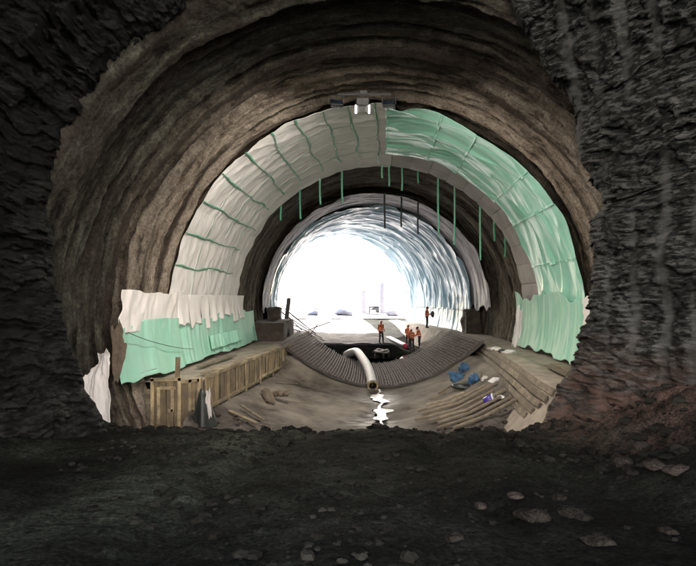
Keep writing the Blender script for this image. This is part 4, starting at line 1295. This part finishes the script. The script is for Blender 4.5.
def floor_z(x, y): return float(invert_z(np.array(x), np.array(y)))
def hit(px, py):
    v = W(px, py, 1.0) - Vector((0, 0, CZ)); d = 15.0
    while d < 40 and CZ + v.z * d > floor_z(v.x * d, d): d += .03
    return Vector((v.x * d, d, floor_z(v.x * d, d)))
p = hit(456, 381); lump("sack", (p.x, p.y, p.z + .2), (.30, .25, .24), M['blue_plastic'], "blue plastic sack at the left of the three on the slope", "sack", 3, .55, n=28)
p = hit(463, 372); lump("sack", (p.x, p.y, p.z + .17), (.22, .19, .24), M['blue_plastic'], "smaller blue sack behind the other two blue sacks", "sack", 9, .55, n=28)
p = hit(473, 384); lump("sack", (p.x, p.y, p.z + .18), (.25, .22, .23), M['blue_plastic'], "round blue sack next to the muddy timbers", "sack", 5, .45, n=28)
p = hit(465, 388); lump("tarp", (p.x, p.y, p.z + .05), (.55, .35, .16), M['black_tarp'], "dark crumpled tarp under the blue sacks", "tarp", 8, .35)
p = hit(495, 383); lump("rag", (p.x, p.y, p.z + .08), (.42, .16, .13), M['white_bag'], "pale crumpled rag beside the right bench face", "rag", 12, .4, rot=.9)
p = hit(485, 380); lump("rag", (p.x, p.y, p.z + .06), (.36, .14, .12), M['fleece_grey'], "greyish crumpled rag between sacks and pale rag", "rag", 13, .4, rot=1.1)
p = hit(502, 398); lump("rag", (p.x, p.y, p.z + .02), (.15, .12, .07), M['white_bag'], "small white scrap beside the purple bucket", "rag", 14, .4)

for k, (px, py, ln, yaw, lab) in enumerate([(447, 390, .9, .5, "short grey timber offcut left of the blue sacks"), (480, 376, .8, 1.3, "timber offcut leaning by the bench behind the sacks"), (438, 398, .7, .2, "muddy offcut lying low on the right slope"), (300, 404, 1.3, .55, "thin stick lying on the left side of the invert"), (287, 385, 1.5, .9, "thin lath across the left side of the invert")]):
    p = hit(px, py); a = Vector((math.cos(yaw), math.sin(yaw), 0)) * ln / 2
    A_, B_ = p - a, p + a
    A_.z = floor_z(A_.x, A_.y) + .05; B_.z = floor_z(B_.x, B_.y) + .08
    plank(A_, B_, .10 if k < 3 else .05, .07 if k < 3 else .04, 'wood_x', lab, "offcut", "timber")
# purple bucket on its side
p = hit(489, 405)
bk = empty("bucket", (p.x, p.y, p.z + 0.17))
tag(bk, "purple plastic bucket lying on its side among the battens", "bucket")
ax_ = Vector((0.80, -0.35, 0.42)).normalized()
mb = MB(); mb.tube([-ax_ * .17, ax_ * .17, ax_ * .175, -ax_ * .15], [.125, .165, .152, .112], 20); mb.build("bucket_body", M['purple'], bk, True, world=False)
mb = MB(); mb.tube([ax_ * .15, ax_ * .18, ax_ * .18, ax_ * .15], [.176, .178, .156, .156], 20, cap=False); mb.build("rim", M['white_bag'], bk, True, world=False)
mb = MB()
s1 = ax_.cross(Vector((0, 0, 1))).normalized(); s2 = ax_.cross(s1)
mb.tube([ax_ * .165 + s1 * .178 * math.cos(a) + (s2 * .10 + ax_ * .13) * math.sin(a) for a in np.linspace(0, math.pi, 12)], .006, 5); mb.build("handle", M['grey_metal'], bk, True, world=False)

# bags on the right bench
for (px, py, r, m_, lab, sd) in [(495.5, 350, (.30, .2, .14), 'white_bag', "white bag at the left end of the litter on the right bench", 21), (502, 352.5, (.26, .2, .12), 'black_tarp', "black bag in the middle of the litter on the right bench", 22), (509, 353, (.34, .2, .12), 'white_bag', "white bag at the right end of the litter on the right bench", 23)]:
    p = Wz(px, py, 2.48); lump("bag", (p.x, p.y, p.z + .04), r, M[m_], lab, "bag", sd, .4)
# black-brown rolled mats left
p = hit(271, 401)
for k, (dx, dy, dz, ln, yaw, tilt, lab) in enumerate([(-.12, -.1, .16, 1.0, 1.9, .25, "brown rolled mat lying lower left on the invert"), (.28, .35, .22, .9, 2.6, -.15, "brown rolled mat lying behind another mat on the invert")]):
    c = Vector((p.x + dx, p.y + dy, p.z + dz))
    d = Vector((math.cos(yaw), math.sin(yaw), tilt)).normalized()
    mb = MB()
    for e in range(9):
        u = e / 8 - .5
        mb.ball(c + d * ln * u + Vector((random.uniform(-.05, .05), random.uniform(-.05, .05), random.uniform(-.03, .06))), (random.uniform(.11, .19), random.uniform(.10, .16), random.uniform(.07, .14)), 8, 6, Matrix.Rotation(random.uniform(0, 3), 3, 'Z') @ Matrix.Rotation(random.uniform(-.6, .6), 3, 'X'))
    mb.beam(c - d * ln * .55 + Vector((.1, 0, -.03)), c + d * ln * .3 + Vector((.14, .05, .06)), .25, .03)
    mb.beam(c - d * ln * .2 + Vector((-.1, .05, .05)), c + d * ln * .6 + Vector((-.08, .1, .02)), .2, .03)
    o = link("rolled_mat", voxel(mb, .02, c, 2), M['brown_cloth']); o.location = c
    tag(o, lab, "mat")
# red bag and coil by the crew
p = W(405.5, 345.5, 44.2); z = gz(p.x, p.y); lump("bag", (p.x, p.y, z + .16), (.24, .2, .22), M['red'], "small red bag at the feet of the crew", "bag", 31, .2)
c = W(381, 349.5, 40.6); c.z = 0.62
coil = empty("wire_coil", c); tag(coil, "loose coil of pale cable on the edge of the dark pool", "coil")
for k in range(4):
    mb = MB(); r = 0.62 - .07 * k
    mb.tube([(r * math.cos(a) + .03 * k, r * math.sin(a), .30 + .05 * k + .06 * math.sin(a * 2 + k)) for a in np.linspace(0, 2 * math.pi, 28)], .035, 6, cap=False)
    mb.build("cable_turn", M['hose'] if k % 2 else M['steel'], coil, True, world=False)
for k in range(5):
    mb = MB(); a = k * 1.257; mb.tube([(.58 * math.cos(a), .58 * math.sin(a), -.5), (.56 * math.cos(a), .56 * math.sin(a), .36)], .03, 6); mb.build("coil_leg", M['steel'], coil, True, world=False)

# dark low walls by the liner start
def block(name, c, s, mat, label, cat, seed):
    mb = MB(); mb.box((0, 0, 0), s)
    me = mb.mesh(name)
    bm = bmesh.new(); bm.from_mesh(me)
    bmesh.ops.subdivide_edges(bm, edges=bm.edges, cuts=13, use_grid_fill=True)
    for v in bm.verts:
        n = float(fbm(v.co.x * 1.4 + seed, v.co.y * 1.4, v.co.z * 1.4, 3, seed)); v.co += v.co.normalized() * n * .28
    bm.to_mesh(me); bm.free()
    o = link(name, me, M[mat], None, False); o.location = c
    return tag(o, label, cat)
block("plinth", (-4.95, 36.6, 2.75), (2.0, 6.0, 1.3), 'dark_concrete', "low dark concrete plinth at the far end of the left bench", "plinth", 61)
block("plinth", (-5.25, 39.2, 3.2), (0.9, 1.2, 2.0), 'dark_concrete', "taller dark block on the left plinth under the liner edge", "plinth", 62)
block("plinth", (9.1, 40.3, 3.2), (1.1, 1.4, 1.7), 'dark_concrete', "dark concrete block under the liner edge behind the right bench", "plinth", 64)

# leaning rack of bars at the left of the portal
rk = empty("bar_rack", (-5.2, 44.5, 1.7)); tag(rk, "leaning steel post with loose bars left of the portal", "steel rack")
mb = MB(); mb.beam(W(284.5, 336, 44), W(289, 298, 44), .32, .28, (0, 1, 0)); mb.build("post", M['black'], rk, bevel=.02)
for k, (a, b) in enumerate([((278, 303), (306, 326)), ((279, 309), (302, 330)), ((282, 313), (310, 331)), ((288, 312), (316, 334)), ((287, 322), (322, 338)), ((291, 328), (326, 341)), ((318, 324), (303, 344)), ((308, 330), (330, 322))]):
    mb = MB(); mb.tube([W(*a, 44.2 + .15 * k), W(*b, 43.4 + .1 * k)], .04, 6); mb.build("bar", M['steel'], rk)

# kerb slab beside the crew
_a, _b = W(388, 330, 49), W(404, 343, 45.2)
plank((_a.x, _a.y, gz(_a.x, _a.y) + .1), (_b.x, _b.y, gz(_b.x, _b.y) + .1), 0.5, 0.14, 'white_bag', "pale slab leading down to the crew", "slab", "slab")

# ------------------------------------------------------------------ outside: parked dumper, stacks
def truck(loc, rz):
    t = empty("dump_truck", loc, rz); tag(t, "pale dump truck parked outside the far portal", "truck")
    def part(n, mat, f, bev=.05):
        mb = MB(); f(mb); return mb.build(n, M[mat], t, bevel=bev, world=False)
    part("chassis", 'black', lambda m: m.box((0, .4, .85), (.9, 6.6, .3)))
    part("cab", 'truck_white', lambda m: m.box((0, -2.5, 2.0), (2.4, 1.7, 2.0)), .15)
    part("windscreen", 'truck_blue', lambda m: m.box((0, -3.37, 2.4), (2.0, .04, .85)), .02)
    def bed(m):
        for a in [((0, 1.3, 1.25), (2.5, 5.0, .12)), ((-1.2, 1.3, 1.95), (.1, 5.0, 1.4)), ((1.2, 1.3, 1.95), (.1, 5.0, 1.4)), ((0, -1.2, 2.1), (2.5, .1, 1.7)), ((0, 3.8, 1.95), (2.3, .1, 1.4))]: m.box(*a)
    part("bed", 'truck_blue', bed, .02)
    part("bumper", 'grey_metal', lambda m: m.box((0, -3.45, .7), (2.4, .2, .35)))
    for s in (-1, 1):
        part("headlight", 'white_bag', lambda m: m.box((s * .9, -3.56, .75), (.3, .06, .18)), .02)
        for y in (-2.3, 1.7, 3.0):
            wh = empty("wheel", (s * 1.05, y, .52)); wh.parent = t
            mb = MB(); mb.tube([(-.15, 0, 0), (-.13, 0, 0), (.13, 0, 0), (.15, 0, 0)], [.42, .52, .52, .42], 18); mb.build("tyre", M['rubber'], wh, True, world=False)
            mb = MB(); mb.tube([(-.16, 0, 0), (.16, 0, 0)], .26, 12); mb.build("rim", M['grey_metal'], wh, world=False)
truck((3.6, 78, 2.66), 0.12)
p = W(366, 320, 72)
for k, (dx, h, lab) in enumerate([(0.0, 2.9, "tall pale cement silo box outside the portal"), (2.3, 3.6, "taller dark narrow tank outside the portal")]):
    mb = MB(); mb.tube([(0, 0, 0), (0, 0, h), (0, 0, h + .35)], [.62 if k == 0 else .4] * 2 + [.2], 14)
    for a in range(3): mb.tube([(.5 * math.cos(a * 2.1), .5 * math.sin(a * 2.1), -.3), (.5 * math.cos(a * 2.1), .5 * math.sin(a * 2.1), .4)], .06, 6)
    mb.tube([(0, 0, h * .5), (0, 0, h * .5 + .1)], [.66 if k == 0 else .44] * 2, 14)
    o = link("tank", mb.mesh("tank"), M['truck_white'] if k == 0 else M['truck_blue'], None, False); o.location = (p.x + dx - .3, 70, 2.9); tag(o, lab, "tank")
for (px, py, r, lab, sd) in [(345, 319, (1.1, .7, .6), "low heap of sacks outside the portal", 71), (312, 314, (.7, .5, .4), "small dark heap left outside the portal", 72), (392, 322, (.8, .5, .5), "blue heap behind the crew outside the portal", 73)]:
    p = W(px, py, 70); lump("heap", (p.x, 70, 2.75 + r[2] * .4), r, M['truck_blue'], lab, "heap", sd, .35)

# ------------------------------------------------------------------ stones
stones = [(680, 473, 9.6, .22, "large pale stone at the foot of the right wall, lower right edge", 0),
          (657, 469, 9.9, .20, "pale stone left of the large one under the right wall", 0),
          (622, 465, 10.2, .22, "flat stone at the foot of the right slate wall", 0),
          (640, 447, 10.2, .20, "reddish stone lodged on the right rubble slope", 0),
          (572, 516, 6.6, .15, "flat stone in the foreground right of centre", 1),
          (534, 519, 6.5, .18, "long flat stone in the foreground, left of another flat one", 1),
          (515, 498, 7.2, .10, "small stone behind the long flat foreground stone", 0),
          (560, 500, 7.2, .10, "small rounded stone behind the flat foreground stones", 1),
          (600, 545, 5.7, .13, "dark stone near the lower right corner", 1),
          (668, 533, 5.8, .09, "small grey stone at the lower right edge", 1),
          (455, 540, 5.8, .12, "small flat stone near the bottom centre right", 1),
          (480, 508, 7.0, .09, "little brown stone left of the long flat stone", 0)]
for k, (px, py, d, r, lab, dk) in enumerate(stones):
    dirv = (W(px, py, 1.0) - Vector((0, 0, CZ)))
    # march down to the ground
    dd = 3.0
    while dd < 16 and CZ + dirv.z * dd > gz(dirv.x * dd, dd): dd += 0.05
    P_ = Vector((dirv.x * dd, dd, gz(dirv.x * dd, dd)))
    r = r * dd / d
    lump("stone", (P_.x, P_.y, P_.z + r * .1), (r * 1.15, r * .85, r * .5), M['stone_dark' if dk else 'stone'], lab, "stone", 500 + k, .32, "loose stones on the muck", random.uniform(0, 3), True, 12)
# rubble strewn along the edge of the muck and over the floor: too many to count
mb = MB()
def peb(c, r, seed):
    n, m = 6, 4
    vs = []
    for i in range(m + 1):
        th = math.pi * i / m
        for k in range(n):
            ph = 2 * math.pi * k / n
            j = random.uniform(.65, 1.25)
            vs.append((c[0] + r * 1.2 * j * math.sin(th) * math.cos(ph), c[1] + r * j * math.sin(th) * math.sin(ph), c[2] + r * .65 * j * math.cos(th)))
    fs = [(i * n + k, (i + 1) * n + k, (i + 1) * n + (k + 1) % n, i * n + (k + 1) % n) for i in range(m) for k in range(n)]
    mb.add(vs, fs)
for k in range(2600):
    if k < 330:
        x = random.uniform(-6.2, 5.2); y = random.gauss(14.0, 0.7)
        r = random.choice([.04, .05, .07, .09, .12])
    elif k < 520:
        x = random.uniform(3.2, 7.0); y = random.uniform(6.5, 13.5); r = random.choice([.03, .04, .06, .08, .12])
    else:
        x = random.uniform(-6, 6); y = random.uniform(3.2, 13.0)
        if vnoise(x * .55, y * .55, 0, 77) < random.uniform(-.5, .45): continue
        r = random.choice([.012, .016, .02, .025, .03, .04, .06]); y = y
    if y > 16: continue
    peb((x, y, gz(x, y) + r * .25), r, k)
me = bpy.data.meshes.new("rubble"); me.from_pydata(mb.v, [], mb.f)
o = link("rubble", me, M['rubble'], None, False)
tag(o, "scattered rubble over the dark muck and its edge", "rubble", kind="stuff")
mb = MB()
for k in range(230):
    y = random.uniform(15.6, 18.2); x = float(Xc(y)) + random.uniform(-5.6, 4.6)
    r = random.choice([.03, .04, .06, .09])
    zz = float(invert_z(np.array(x), np.array(y))) - 0.55 * float(sstep(17.6, 16.2, np.array(y)))
    peb((x, y, max(zz, gz(x, y)) + r * .2), r, k)
me = bpy.data.meshes.new("rubble"); me.from_pydata(mb.v, [], mb.f)
o = link("rubble", me, M['stone'], None, False)
tag(o, "broken concrete bits along the near edge of the invert", "rubble", kind="stuff")
